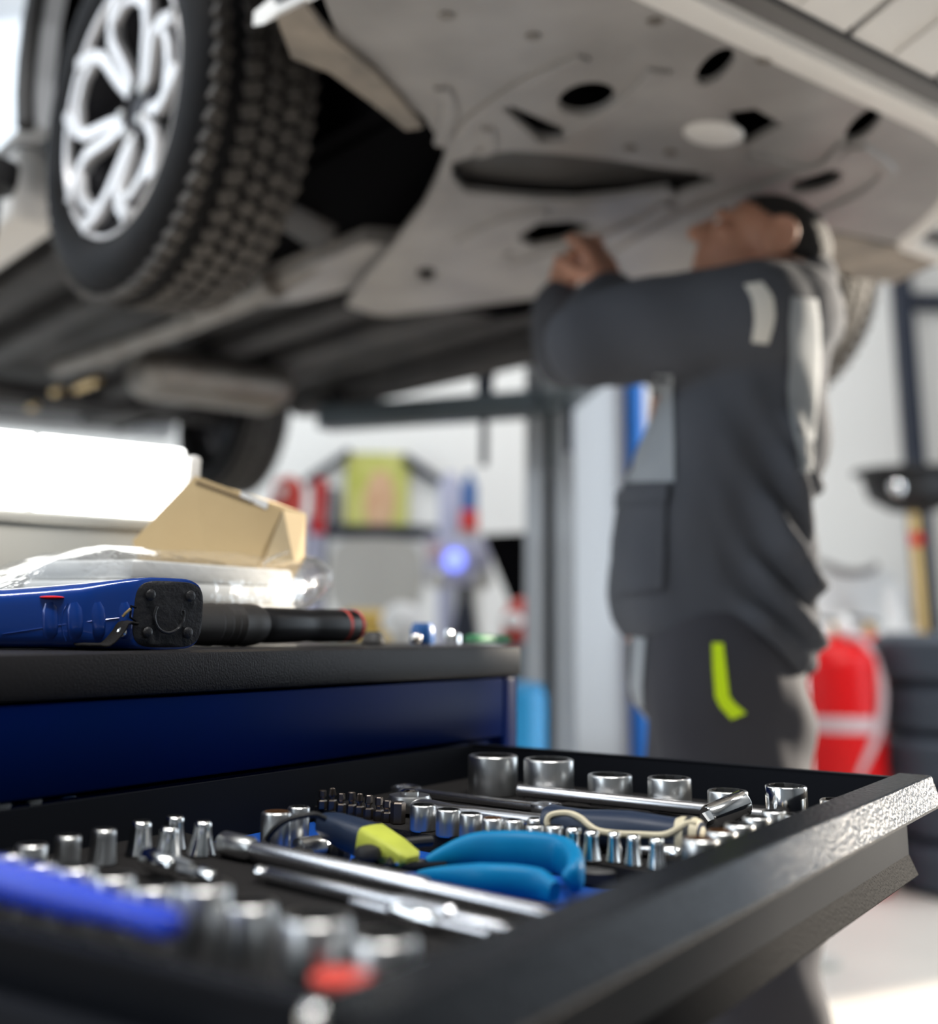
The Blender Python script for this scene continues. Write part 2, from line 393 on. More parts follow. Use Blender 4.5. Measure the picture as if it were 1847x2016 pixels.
struct('wall_front', MB().box((-0.8, -4.45, CEIL / 2), (8.6, 0.1, CEIL)), M['wall_dark'])
struct('ceiling', MB().box((-0.8, 1.6, CEIL + .05), (8.6, 12.0, 0.1)), M['ceiling'])
for (a, b, c, d, nm) in [((1782, 480), (1782, 905), 7.42, .11, 'trim_1')]:
    p = onY(1776, 600, 7.42); q = onY(1803, 870, 7.42)
    struct(nm, MB().box(((p.x + q.x) / 2, 7.44, 2.2), (.11, .1, 4.4)), M['steel_dark'], label='dark blue steel door post on the white back wall')
p = onY(1830, 592, 7.44)
struct('trim_2', MB().box((p.x + .55, 7.455, p.z), (1.3, .08, .09)), M['steel_dark'], label='dark horizontal rail meeting the door post')

# ================================================================== the lifted car
CA = math.radians(52)
Lv = Vector((math.sin(CA), math.cos(CA), 0)); Bv = Vector((-math.cos(CA), math.sin(CA), 0))
CO = Vector((-0.62, 1.90, 0))
def carloc(px, py, z):
    q = onz(px, py, z) - CO; return (q.dot(Lv), q.dot(Bv))
car = thing('car', 'white car raised on the lift with its grey underside showing', 'car', CO, math.atan2(Lv.y, Lv.x))

WROT = .80
def make_wheel(hub, n, m_tread):
    seg = 72
    prof = [(.222, .080), (.232, .098), (.255, .110), (.285, .113), (.308, .106), (.325, .090), (.333, .066), (.336, .03), (.336, -.03), (.333, -.066), (.325, -.090), (.308, -.106), (.285, -.113), (.255, -.110), (.232, -.098), (.222, -.080)]
    t = MB().lathe(prof, seg, cap=False)
    t.rings([[Vector((r * math.cos(2 * PI * k / seg), r * math.sin(2 * PI * k / seg), z)) for k in range(seg)] for r, z in ((.222, .08), (.212, .0), (.222, -.08))], cap=False)
    W_ = zframe(hub, n)
    ty = obj('wheel', t, M['tyre'], car); ty.matrix_local = W_
    b = MB()
    for row, (z, w) in enumerate(((-.078, .030), (-.044, .026), (-.010, .026), (.026, .030), (.074, .040))):
        cnt = 62
        for k in range(cnt):
            a = 2 * PI * (k + .35 * row) / cnt
            r = .338 - (.009 if abs(z) > .06 else 0)
            mt = Matrix.Rotation(a, 4, 'Z') @ Matrix.Translation((r, 0, z)) @ Matrix.Rotation(.35 if row % 2 else -.35, 4, 'X') @ Matrix.Rotation((.22 if z > .06 else -.22 if z < -.06 else 0), 4, 'Y')
            b.box((0, 0, 0), (.012, 2 * PI * .34 / cnt * .74, w), mt)
    b.v = [p for p in b.v]
    obj('tread', b, m_tread, ty, smooth=False, kind='stuff')
    # barrel and rim
    obj('rim_barrel', MB().lathe([(.222, .09), (.214, .06), (.200, -.02), (.20, -.09)], 48, cap=False), M['alloy_dark'], ty)
    r = MB().lathe([(.232, .088), (.234, .098), (.231, .102), (.226, .100), (.224, .094), (.224, .086)], 64, cap=False)
    for k in range(5):
        for sgn in (-1, 1):
            a0 = 2 * PI * k / 5 + WROT; pts = []
            for (rr, da, z) in ((.035, .10, .060), (.085, .16, .070), (.150, .13, .086), (.182, .23, .092), (.226, .42, .098)):
                a = a0 + sgn * da; pts.append(Vector((rr * math.cos(a), rr * math.sin(a), z)))
            r.tube(pts, [(.011, .010), (.013, .012), (.014, .013), (.014, .012), (.016, .010)], 8, upv=(0, 0, 1), power=3.5)
        a = 2 * PI * (k + .5) / 5 + WROT
        pts = [Vector((rr * math.cos(a + da), rr * math.sin(a + da), z)) for rr, da, z in ((.178, -.40, .093), (.190, -.12, .096), (.190, .12, .096), (.178, .40, .093))]
        r.tube(pts, (.010, .008), 8, upv=(0, 0, 1), power=3.5)
    obj('rim', r, M['alloy'], ty)
    obj('brake_disc', MB().lathe([(.06, -.005), (.165, -.005), (.165, .015), (.06, .015)], 40), M['disc'], ty)
    obj('hub_cap', MB().lathe([(.058, .03), (.060, .062), (.050, .070), (.034, .074), (.030, .066), (.012, .068)], 28), M['alloy_dark'], ty)
    lug = MB().lathe([(.011, .060), (.011, .074), (.008, .079)], 6)
    me = None
    for k in range(5):
        a = 2 * PI * k / 5 + .55
        if me is None: me = lug.mesh('lug_nut', True)
        o = obj('lug_nut', me, M['chrome'], ty); o.location = (.045 * math.cos(a), .045 * math.sin(a), 0)
    return ty
hp = onY(233, 205, 1.90) + Lv * .098
hl = ((hp - CO).dot(Lv), (hp - CO).dot(Bv), hp.z)
e_ = math.radians(-3.0)
make_wheel(hl, (-math.cos(e_), -.035, math.sin(e_)), M['tread'])
far_hub = (1.66, 0.0, hp.z - .01)
w2 = make_wheel(far_hub, (1, .10, -.04), M['tread_lit'])
make_wheel((1.62, 2.70, hp.z - .01), (1, 0, -.02), M['tread'])
make_wheel((-0.02, 2.70, hp.z), (-1, 0, -.02), M['tread'])

def boff(l): return min(.36, 1.6 * max(0, l - .9) ** 2 + 40 * max(0, .05 - l) ** 2)
ZT = H + .74
front = [(l, -1.0 + boff(l)) for l in np.linspace(-.03, 1.45, 34)]
side = [(1.36, -.62), (1.22, -.57), (1.20, -.2), (1.12, .1), (1.03, .30), (.94, .50), (.90, .53), (.80, .50), (.72, .32), (.66, .15), (.60, 0), (.52, -.2), (.46, -.32), (.40, -.43), (.29, -.52), (.10, -.60)]
outline = [(float(a), float(b)) for a, b in front] + side
def ell(cx, cy, rx, ry, rot=0, n=18):
    return [carloc(cx + rx * math.cos(t) * math.cos(rot) - ry * math.sin(t) * math.sin(rot), cy + rx * math.cos(t) * math.sin(rot) + ry * math.sin(t) * math.cos(rot), ZT) for t in [2 * PI * k / n for k in range(n)]]
def pp(*pts): return [carloc(x, y, ZT) for x, y in pts]
holes = [ell(1155, 195, 58, 32, -.2), ell(1408, 132, 48, 24, -.75),
         pp((985, 212), (1010, 210), (1120, 258), (1115, 276), (1065, 282)),
         pp((1432, 222), (1487, 214), (1543, 246), (1468, 288), (1452, 268)),
         ell(1700, 246, 48, 20, -.75), ell(1607, 358, 54, 18, -.28),
         pp((1312, 372), (1350, 352), (1398, 345), (1418, 360), (1330, 386)),
         pp((888, 322), (940, 304), (1010, 297), (1100, 303), (1200, 314), (1300, 331), (1372, 340), (1392, 352), (1345, 364), (1310, 374), (1230, 387), (1140, 396), (1060, 393), (980, 386), (915, 378), (890, 352)),
         pp((1015, 468), (1060, 440), (1120, 436), (1180, 446), (1105, 478), (1050, 488)), ell(840, 540, 20, 13)]
gb = [carloc(x, y, ZT) for x, y in ((880, 285), (1420, 330), (1400, 405), (880, 410))]
obj('recess_shade', MB().plate(gb, [], ZT + .035, ZT + .045), M['tray_shade'], car, smooth=False)  # added dark sheet above the opening, stands in for shade in the recess
ut = obj('undertray', MB().plate(outline, holes, ZT, ZT + .012), M['tray'], car, smooth=False)
def rib(pts, w, h=.007):
    P = smoothpath([Vector((*carloc(x, y, ZT), ZT - .001)) for x, y in pts], 5)
    return MB().tube(P, [(w, h)] * len(P), 8, upv=(0, 0, 1), power=3)
for pts, w in [([(905, 268), (930, 232), (1030, 165), (1150, 110)], .012), ([(1125, 262), (1230, 205), (1285, 155), (1300, 135)], .018),
               ([(1210, 500), (1350, 420), (1500, 365), (1640, 318), (1690, 288)], .016), ([(1560, 445), (1690, 385), (1745, 345), (1735, 318), (1690, 288)], .014),
               ([(905, 475), (1000, 430), (1080, 415)], .014), ([(1010, 520), (1110, 490), (1250, 440), (1320, 400)], .014), ([(870, 170), (885, 210), (868, 280)], .012),
               ([(960, 250), (965, 290), (940, 300)], .01), ([(1480, 300), (1600, 330), (1660, 280)], .008)]:
    obj('rib', rib(pts, w), M['tray'], ut)
# screws and rounded pads under the tray
for (x, y, r) in [(1405, 262, .050)]:
    l, b = carloc(x, y, ZT); obj('tow_eye_cover', MB().ellipsoid((l, b, ZT), (.055, .04, .012)), M['bumper'], ut)
for (x, y) in [(1505, 118), (880, 30), (1290, 40), (1050, 70), (1320, 300), (1240, 290), (1000, 500), (1130, 540)]:
    l, b = carloc(x, y, ZT); obj('fastener', MB().lathe([(.010, -.003), (.010, .002)], 10, Matrix.Translation((l, b, ZT))), M['pipe'], ut)
l, b = carloc(1085, 445, ZT)
obj('yellow_tag', MB().box((l, b, ZT + .03), (.06, .05, .004)), M['yellow_box'], ut, label='yellow tag inside the opening')
# dark engine bay and closed body
eb = MB().box((.80, -.18, H + .80 + .25), (1.02, 1.42, .50))
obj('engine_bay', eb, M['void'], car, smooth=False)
PB = Matrix(((0, 0, 1, 0), (1, 0, 0, 0), (0, 1, 0, 0), (0, 0, 0, 1)))      # plate xy -> (b, z), extrusion -> l
def arc(cb, cz, r, a0, a1, n=14): return [(cb + r * math.cos(a0 + (a1 - a0) * k / n), cz + r * math.sin(a0 + (a1 - a0) * k / n)) for k in range(n + 1)]
z0 = H + .95
sidep = [(-.72, z0 - .02)] + arc(0, H + 1.13, .44, PI + .42, -.42) + [(.55, z0), (2.2, z0)] + arc(2.7, H + 1.13, .44, PI + .42, -.42) + [(3.2, z0 + .01), (3.62, z0 + .03), (3.66, 2.45), (3.3, 2.80), (2.9, 3.14), (1.0, 3.16), (.45, 2.80), (-.55, 2.70), (-.80, 2.42)]
for nm, l0, l1 in (('side_panel', -.03, .03), ('side_panel', 1.69, 1.75)):
    obj(nm, MB().plate(sidep, [], l0, l1, PB), M['body'], car, smooth=False)
    for cb in (0, 2.7):
        a = MB().tube([Vector((l0 if l0 < 0 else l1, y, z)) for y, z in arc(cb, H + 1.13, .436, PI + .45, -.45, 22)], (.016, .020), 8, upv=(1, 0, 0))
        obj('arch_trim', a, M['black_rubber'], car)
rf = MB().plate([(-.97, 2.28), (-.92, 2.46), (-.55, 2.68), (.45, 2.78), (1.0, 3.14), (2.9, 3.12), (3.3, 2.78), (3.62, 2.45), (3.56, 2.60), (-.60, 2.60), (-.93, 2.28)], [], -.02, 1.74, PB)
obj('upper_body', rf, M['body'], car, smooth=False)
# rear bumper
rb = MB()
rb.rings([[Vector((l, 3.52 + .16 * math.sin(PI * (l + .1) / 1.83) + db, z)) for db, z in ((0, H + .86), (.10, H + .84), (.14, H + .94), (.12, H + 1.26), (0, H + 1.26))] for l in np.linspace(-.1, 1.73, 18)])
obj('rear_bumper', rb, M['body'], car)
# sills
for l in (.045, 1.67): obj('sill', MB().box((l, 1.36, H + .865), (.12, 1.72, .17), bev=.03), M['bumper'] if l < 1 else M['pan'], car)
# wheel housings
for side_ in (0, 1):
    lc = .34 if side_ == 0 else 1.30
    for cb in (0, 2.7):
        h = MB()
        A_ = arc(cb, H + 1.13, .46, PI + .4, -.4, 18)
        la, lb = (.03, lc) if side_ == 0 else (lc, 1.69)
        h.rings([[Vector((l, y, z)) for l in (la, lb)] + [Vector((l, cb + (y - cb) * 1.03, H + 1.13 + (z - H - 1.13) * 1.03)) for l in (lb, la)] for y, z in A_])
        h.box((lc, cb, H + 1.20), (.02, .94, .82))
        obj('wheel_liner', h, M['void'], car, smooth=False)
# floor pan, rails, tunnel, exhaust
obj('floor_pan', MB().box((.81, 1.98, H + .885), (1.60, 2.75, .03)), M['pan'], car, smooth=False)
for l, w, hh, b0, b1 in ((.24, .10, .05, .5, 3.2), (.43, .09, .07, .3, 2.2), (1.00, .10, .06, .55, 2.6), (1.22, .16, .07, .3, 3.2), (1.42, .06, .05, .5, 2.2)):
    obj('floor_rail', MB().box((l, (b0 + b1) / 2, H + .87 - hh / 2), (w, b1 - b0, hh), bev=.015), M['pan'], car)
ex = smoothpath([(.63, .30, H + .80), (.62, .60, H + .765), (.60, 1.1, H + .755), (.595, 1.62, H + .77), (.62, 2.0, H + .80)], 5)
exo = obj('exhaust_pipe', MB().tube(ex, .030, 12), M['pipe'], car)
for b_ in (.52, .95, 1.5): obj('clamp', MB().tube([(.605, b_ - .02, H + .76), (.605, b_ + .02, H + .76)], .036, 12), M['pipe'], exo)
obj('heat_shield', MB().box((.665, .42, H + .80), (.15, .40, .03), bev=.012), M['pipe'], car)
obj('subframe', MB().plate([(.60, .12), (.72, .05), (.80, .30), (.74, .62), (.66, .75), (.60, .50)], [], H + .765, H + .80), M['tray'], car, smooth=False)
mu = onz(405, 775, H + .70) - CO; ml = (mu.dot(Lv), mu.dot(Bv))
obj('rear_muffler', MB().tube([(ml[0] - .24, ml[1], H + .74), (ml[0] - .2, ml[1], H + .74), (ml[0] + .22, ml[1], H + .74), (ml[0] + .27, ml[1], H + .74)], [(.08, .05), (.13, .08), (.13, .08), (.09, .05)], 18, upv=(0, 0, 1)), M['pipe'], car)
obj('rear_axle', MB().tube([(.05, 2.62, H + .82), (.8, 2.55, H + .80), (1.55, 2.62, H + .82)], .045, 12), M['pan'], car)
for (x, y, dl, db, r) in ((172, 757, .0, .10, .014), (66, 801, 0, .03, .012), (112, 770, 0, .03, .013)):
    q = onz(x, y, H + .745) - CO; q = (q.dot(Lv), q.dot(Bv))
    obj('brass_fitting', MB().tube([(q[0], q[1] - db, H + .745), (q[0], q[1] + db, H + .745)], r, 10), M['gold'], car)
# front suspension
obj('control_arm', MB().tube([(.16, .02, H + .76), (.32, .06, H + .775), (.52, .20, H + .80), (.60, .30, H + .82)], [(.03, .02), (.045, .022), (.055, .025), (.04, .03)], 10, upv=(0, 0, 1)), M['pan'], car)
obj('tie_rod', MB().tube([(.15, .12, H + .86), (.62, .16, H + .88)], .013, 8), M['disc'], car)
obj('strut', MB().tube([(.17, .02, H + .86), (.24, .05, H + 1.30)], .032, 12), M['pan'], car)
obj('drive_shaft', MB().tube([(.12, .02, hp.z), (.45, .03, hp.z - .02)], .022, 10), M['pan'], car)
# liner flap at the front of the wheel opening
fl = pp((545, 18), (600, -10), (650, 55), (740, 130), (795, 190), (832, 238), (800, 243), (740, 195), (650, 128), (575, 98))
obj('liner_flap', MB().plate(fl, [], ZT - .012, ZT - .002), M['flap'], car, smooth=False)
# front bumper: lip bead, dark channel, skid plate panels
def sweep(prof, ls):
    return [[Vector((l, -1.0 + boff(l) + db, z)) for db, z in prof] for l in ls]
LS = np.linspace(-.05, 1.65, 40)
obj('bumper_lip', MB().rings(sweep([(.03, ZT), (.0, ZT - .010), (-.022, ZT - .006), (-.028, ZT + .008), (-.02, ZT + .02), (.03, ZT + .02)], LS)), M['bumper'], car)
obj('lip_channel', MB().rings(sweep([(-.02, ZT + .012), (-.034, ZT + .004), (-.060, ZT + .010), (-.068, ZT + .03), (-.03, ZT + .05)], LS)), M['bumper_lip'], car)
bp_ = obj('front_bumper', MB().rings(sweep([(-.05, ZT + .045), (-.16, ZT + .085), (-.26, ZT + .20), (-.27, ZT + .34), (-.20, ZT + .56), (.06, ZT + .66), (.10, ZT + .10)], LS)), M['bumper_lip'], car)
k0 = np.arange(-.04, 1.64, .21)
for i, l0 in enumerate(k0):
    ls = np.linspace(l0, l0 + .195, 7)
    obj('skid_panel', MB().rings(sweep([(-.062, ZT + .018), (-.16, ZT + .052), (-.262, ZT + .16), (-.26, ZT + .19), (-.155, ZT + .072), (-.062, ZT + .04)], ls)), M['bumper'], bp_)
for l0 in np.arange(.05, 1.6, .21):
    obj('skid_rib', MB().rings(sweep([(-.07, ZT + .016), (-.16, ZT + .046), (-.255, ZT + .15), (-.25, ZT + .17), (-.15, ZT + .06), (-.07, ZT + .03)], np.linspace(l0, l0 + .02, 3))), M['bumper'], bp_)
lt = onz(1790, 472, ZT) - CO
obj('corner_spoiler', MB().plate([(1.20, -.60), (1.52, -.66), (1.60, -.48), (1.50, -.44), (1.30, -.50)], [], ZT - .004, ZT + .03), M['flap'], car, smooth=False)

# ================================================================== two-post lift
def lift_post(P, out, label, arms):
    # P: foot of the post; out: unit vector from the car to the post
    root = thing('lift_post', label, 'lift', (P.x, P.y, 0), math.atan2(out.y, out.x), 'posts of the two-post car lift')
    c = MB(); h = 3.6
    c.box((.12, 0, h / 2), (.012, .24, h)); c.box((.0, .115, h / 2), (.24, .012, h)); c.box((.0, -.115, h / 2), (.24, .012, h))
    c.box((-.115, .070, h / 2), (.012, .085, h)); c.box((-.115, -.070, h / 2), (.012, .085, h))
    obj('column', c, M['lift'], root, smooth=False)
    obj('base_plate', MB().box((0, 0, .012), (.5, .42, .024)), M['lift_dark'], root, smooth=False)
    obj('carriage', MB().box((.0, 0, 1.85), (.19, .20, .75), bev=.01), M['lift_dark'], root)
    obj('cable_cover', MB().box((.14, -.145, 1.4), (.05, .05, 2.8), bev=.008), M['blue_paint'], root, label='blue cable cover')
    for ex_, ey_ in arms:
        a = MB(); s_ = Vector((-.10, 0, 1.70)); e = Vector((ex_, ey_, 1.70)); d = (e - s_); Ln = d.length
        mt = frame((s_ + e) / 2, d)
        a.box((0, 0, 0), (Ln, .10, .085), mt, bev=.008)
        A = obj('swing_arm', a, M['lift_dark'], root)
        obj('lift_pad', MB().lathe([(.055, 1.74), (.06, 1.76), (.06, 1.79)], 20, Matrix.Translation((ex_, ey_, 0))), M['black_rubber'], A)
        obj('lock_pin', MB().lathe([(.014, 1.50), (.014, 1.66), (.030, 1.665), (.030, 1.80), (.036, 1.805), (.036, 1.83)], 12, Matrix.Translation((s_ + d * .28))  @ Matrix.Translation((0, 0, -1.70))), M['steel_dark'], A)
    return root
pf = onY(1134, 1000, 4.0)
lift_post(pf, Lv, 'grey lift post standing behind the mechanic', [(-.50, .82), (-.55, -.75)])
pn = CO + Lv * (-.62) + Bv * 1.05
lift_post(pn, -Lv, 'grey lift post beside the near flank of the raised car', [(-.55, -.55), (-.50, .75)])

# ================================================================== tool cart with its pulled-out drawer
ANG = 0.99592
uv_ = Vector((math.cos(ANG), math.sin(ANG), 0)); vv_ = Vector((math.sin(ANG), -math.cos(ANG), 0))
P0 = Vector((0.0098, 1.2563, 0))
def U(u, v, z): return P0 + uv_ * u + vv_ * v + Vector((0, 0, H + z))     # cart frame -> world; z measured from the camera height
def loc_uv(p): q = p - P0; return q.dot(uv_), q.dot(vv_)
def cl(px, py, v):                                                        # vertical plane parallel to the cart front
    r = ray(px, py); p = P0 + vv_ * v; t = (p - E0).dot(vv_) / r.dot(vv_); return E0 + r * t
cart = thing('tool_cart', 'navy and black tool cart with one drawer pulled wide open', 'tool cart', P0, ANG)
ZC = H - .0235
obj('worktop', MB().box((-.363, .232, H - .039), (.914, .470, .031), bev=.005), M['powder_fine'], cart)
bd = MB()
bd.box((.089, .235, .53), (.006, .455, .80)); bd.box((-.815, .235, .53), (.006, .455, .80))
bd.box((-.363, .46, .53), (.90, .006, .80)); bd.box((-.363, .235, .12), (.90, .455, .012)); bd.box((-.363, .235, H - .120), (.90, .45, .004))
obj('carcass', bd, M['navy'], cart, smooth=False)
for l in (.076, -.802): obj('corner_post', MB().box((l, .012, .52), (.030, .024, .81), bev=.004), M['navy'], cart)
td = obj('closed_drawer', MB().box((-.363, .010, H - .0850), (.842, .022, .0585), bev=.002), M['navy'], cart)
for k, (za, zb) in enumerate(((.60, .775), (.42, .59), (.24, .41))):
    d = obj('closed_drawer', MB().box((-.363, .010, (za + zb) / 2), (.842, .022, zb - za), bev=.003), M['navy'], cart)
    obj('drawer_pull', MB().rings([[Vector((u, -v, zb + z)) for v, z in ((.0, -.004), (.020, -.004), (.024, -.024), (.020, -.026), (.017, -.010), (0, -.010))] for u in (-.78, .055)]), M['powder'], d, smooth=False)
for px, py, mm_ in ((5, 1591, 'white'), (67, 1583, 'white'), (133, 1575, 'canister')):
    q = cl(px, py, -.012); a, b = loc_uv(q); obj('light_chip', MB().box((a, -b, q.z), (.011, .004, .0055), bev=.001), M[mm_], cart)  # coloured chips standing in for light through slots in the cart
for a in (-.75, .03):
    for b in (.06, .40): obj('castor', MB().lathe([(.048, -.016), (.055, -.010), (.055, .010), (.048, .016)], 20, Matrix.Translation((a, b, .055)) @ Matrix.Rotation(PI / 2, 4, 'Y')), M['black_rubber'], cart)
# the open drawer
dr = MB()
dr.box((-.3655, -.204, H - .1755), (.731, .408, .003))
for u0 in (-.003, -.728):
    dr.box((u0, -.204, H - .147), (.004, .408, .058)); dr.box((u0 + (.003 if u0 > -.1 else -.003), -.204, H - .1185), (.010, .412, .0022))
dr.box((-.3655, -.003, H - .147), (.731, .004, .058)); dr.box((-.3655, -.409, H - .148), (.731, .004, .060))
drawer = obj('open_drawer', dr, M['black_sheet'], cart, smooth=False)
for nm, m_, prof_ in (('drawer_handle', 'powder', [(.4110, -.1156), (.4350, -.1156), (.4364, -.1164), (.4425, -.1370), (.4405, -.1400), (.4165, -.1420), (.4110, -.1420)]),
                     ('front_panel', 'black_sheet', [(.4112, -.1420), (.4140, -.1420), (.4140, -.1775), (.4112, -.1775)]),
                     ('lower_flange', 'powder_matt', [(.4112, -.1775), (.4140, -.1775), (.4205, -.1922), (.4182, -.1945), (.4112, -.1800)])):
    obj(nm, MB().rings([[Vector((u, -v, H + z)) for v, z in prof_] for u in (-.742, .014)]), M[m_], drawer, smooth=False)
for u0, sg in ((.010, 1), (-.741, -1)): obj('slide_rail', MB().box((u0, -.18, H - .150), (.010, .36, .026), bev=.002), M['black_sheet'], drawer)
q = U(-.742, .4165, -.1185)
kb = obj('corner_screw', MB().lathe([(.0040, 0), (.0040, .0012), (.003, .0028), (.001, .0035)], 16, zframe(q, -uv_)), M['chrome_bright'], drawer, offset=None)
kb.parent = None; kb.parent = drawer; kb.matrix_parent_inverse = (Matrix.Translation(P0) @ Matrix.Rotation(ANG, 4, 'Z')).inverted()

# foam insert
TOP, BASE = -.148, -.160
fo = thing('foam_insert', 'black and blue foam tool insert lining the open drawer', 'foam insert', U(-.36, .2, BASE - .012))
def wob(name, mb, m, root, **k): return obj(name, mb, m, root, offset=root.location, **k)      # world-space geometry under an unrotated root
b_ = MB(); UF = Matrix(((uv_.x, vv_.x, 0, P0.x), (uv_.y, vv_.y, 0, P0.y), (0, 0, 1, 0), (0, 0, 0, 1)))
wob('blue_layer', MB().plate([(-.722, .006), (-.008, .006), (-.008, .404), (-.722, .404)], [], H + BASE - .012, H + BASE, UF), M['blue_foam'], fo, smooth=False, label='bright blue lower layer')
wob('black_layer', MB().plate([(-.2506, .007), (-.2946, .103), (-.3056, .183), (-.3165, .27), (-.330, .341), (-.335, .403), (-.009, .403), (-.009, .007)], [], H + BASE, H + TOP, UF), M['foam'], fo, smooth=False)
wob('black_layer', MB().plate([(-.400, .007), (-.430, .10), (-.440, .20), (-.462, .353), (-.468, .403), (-.721, .403), (-.721, .007)], [], H + BASE, H + TOP, UF), M['foam'], fo, smooth=False)

# ------------------------------------------------------------------ sockets
def socket(p, d, h, label, group, flare=1.0, bore='chrome_dark', body='chrome', points=6):
    r = d / 2; rb = r * flare; seg = 36
    prof = [(rb - .0008, 0), (rb, .0010)]
    n = 7 if flare > 1.01 else 2
    for i in range(1, n + 1):
        t = i / n; rr = r + (rb - r) * (1 - t) ** 1.8 if flare > 1.01 else rb + (r - rb) * t
        prof.append((rr, .001 + (h - .0022) * t))
    ri = r * .80
    prof += [(r - .0004, h - .0005), (r - .0010, h), (ri + .0002, h), (ri, h - .0012)]
    o = obj('socket', MB().lathe(prof, seg, cap='first'), M[body], loc=p, angle=30)
    def hexm(i, a):
        if i < 1: return 1
        if points == 6: return .90 / math.cos(((a + 1e-6) % (PI / 3)) - PI / 6) / 1.04
        return .92 + .08 * abs(math.cos(6 * a))
    obj('bore', MB().lathe([(ri, h + .0002), (ri, h + .0001), (ri, h - .0015), (ri, h * .45), (ri * .5, h * .42)], seg, mod=hexm, cap='last'), M[bore], o)
    tag(o, label, 'socket', group); return o
def z_rot(o): o.rotation_euler = (0, 0, random.uniform(0, 1)); return o
# along the right wall, from the back corner
RW = [(-.0985, .085, .044, .033), (-.0915, .138, .0437, .033), (-.087, .195, .038, .024), (-.088, .250, .036, .026), (-.095, .303, .032, .021), (-.0985, .352, .0323, .029), (-.090, .388, .0245, .021)]
for k, (a, b, d, h) in enumerate(RW):
    z_rot(socket(U(a, b, TOP), d, h, ['largest chrome socket in the far back corner of the drawer', 'second large chrome socket from the back corner along the right wall', 'third chrome socket from the back corner along the right wall', 'fourth chrome socket from the back corner along the right wall', 'fifth chrome socket along the right wall, behind the sliding bar head', 'dark mirror-chrome socket along the right wall near the drawer front', 'last chrome socket of the right wall row, half hidden by the handle'][k], 'large sockets along the right drawer wall', body='chrome_bright' if k == 5 else 'chrome', points=12, bore='chrome_dark'))
# slanting row of small sockets at the edge of the blue trench
SM = [(827, 1585, 52), (877, 1594, 50), (921, 1602, 46), (964, 1612, 43), (1006, 1615, 39), (1047, 1626, 37), (1086, 1627, 36), (1124, 1631, 30), (1160, 1637, 29), (1204, 1640, 25), (1242, 1646, 26), (1288, 1652, 28)]
for k, (x, y, w) in enumerate(SM):
    p = onz(x, y, H - .130); a, b = loc_uv(p); d = w * mpp(p)
    z_rot(socket(U(a + .004, b, TOP), d, .018, '%s small chrome socket from the bits in the row beside the blue foam' % ORD[k], 'small sockets beside the blue foam', flare=1.0 if k < 7 else 1.42, bore='rust' if k == 3 else 'chrome_dark', body='chrome' if k < 7 else 'chrome_bright'))
p = onz(1047, 1607, H - .128); a, b = loc_uv(p); z_rot(socket(U(a + .006, b, TOP), 36 * mpp(p), .018, 'small chrome socket peeking out behind the sixth small socket', 'small sockets beside the blue foam'))
# row behind the drawer handle
HR = [(1379, 1651, 72), (1420, 1636, 62), (1456, 1622, 60), (1489, 1608, 54), (1523, 1596, 49), (1574, 1604, 42)]
for k, (x, y, w) in enumerate(HR):
    p = onz(x, y, H - .121); a, b = loc_uv(p); d = w * mpp(p)
    z_rot(socket(U(a, min(b, .406 - d / 2), TOP), d, .027, ['widest of the chrome sockets behind the handle, with a rusty bore', 'second chrome socket from the left behind the handle, rusty inside', 'third chrome socket from the left behind the drawer handle', 'fourth chrome socket from the left behind the drawer handle', 'fifth chrome socket from the left behind the drawer handle', 'small chrome socket farthest right of those behind the handle'][k], 'sockets behind the drawer handle', bore='rust' if k < 2 else 'chrome_dark', points=12))
# flared sockets at the rear left
FLR = [(63, 1662, 62, 1.0, 'wide blurred chrome socket leftmost in the rear left row'), (135, 1645, 50, 1.08, 'second chrome socket from the left in the rear left row'), (206, 1632, 47, 1.22, 'third chrome socket from the left in the rear left row'),
       (279, 1617, 40, 1.38, 'slim flared socket fourth from the left in the rear left row'), (345, 1607, 37, 1.45, 'flared socket standing hindmost at the rear wall'), (334, 1629, 35, 1.70, 'bell-shaped socket in front of the hindmost flared socket'), (401, 1617, 33, 1.78, 'bell-shaped socket at the right end of the rear left row')]
for k, (x, y, w, fl_, lab) in enumerate(FLR):
    p = onz(x, y, H - .1275); a, b = loc_uv(p)
    z_rot(socket(U(a, b, TOP), w * mpp(p), .0205, lab, 'flared sockets at the rear left', flare=fl_, body='chrome_bright' if k > 2 else 'chrome'))
# blurred front row at the left wall
FR = [(24, 1681, 50, -.116), (82, 1698, 60, -.116), (152, 1707, 76, -.116), (225, 1724, 80, -.117), (302, 1745, 82, -.119), (402, 1743, 108, -.109), (495, 1779, 100, -.114), (624, 1806, 136, -.110), (758, 1845, 130, -.113)]
for k, (x, y, w, zt) in enumerate(FR):
    p = onz(x, y, H + zt); a, b = loc_uv(p)
    z_rot(socket(U(a, b, TOP), w * mpp(p), zt - TOP, '%s blurred chrome socket from the left in the nearest row by the left drawer wall' % ORD[k], 'sockets by the left drawer wall', points=12))
p = onz(850, 1884, H - .135); a, b = loc_uv(p); socket(U(a, b, TOP), 46 * mpp(p), .013, 'low blurred chrome socket right of the nearest row, by the front wall', 'sockets by the left drawer wall')
# two in the trench
p = onz(545, 1598, H - .126); a, b = loc_uv(p); socket(U(a, b, BASE), 60 * mpp(p), .034, 'chrome socket with a rusty brown bore in the trench by the black cable', 'sockets in the blue trench', bore='rust', points=12)
p = onz(597, 1588, H - .128); a, b = loc_uv(p); socket(U(a - .001, b - .003, BASE), 44 * mpp(p), .032, 'narrower chrome socket behind the rusty one in the trench', 'sockets in the blue trench')

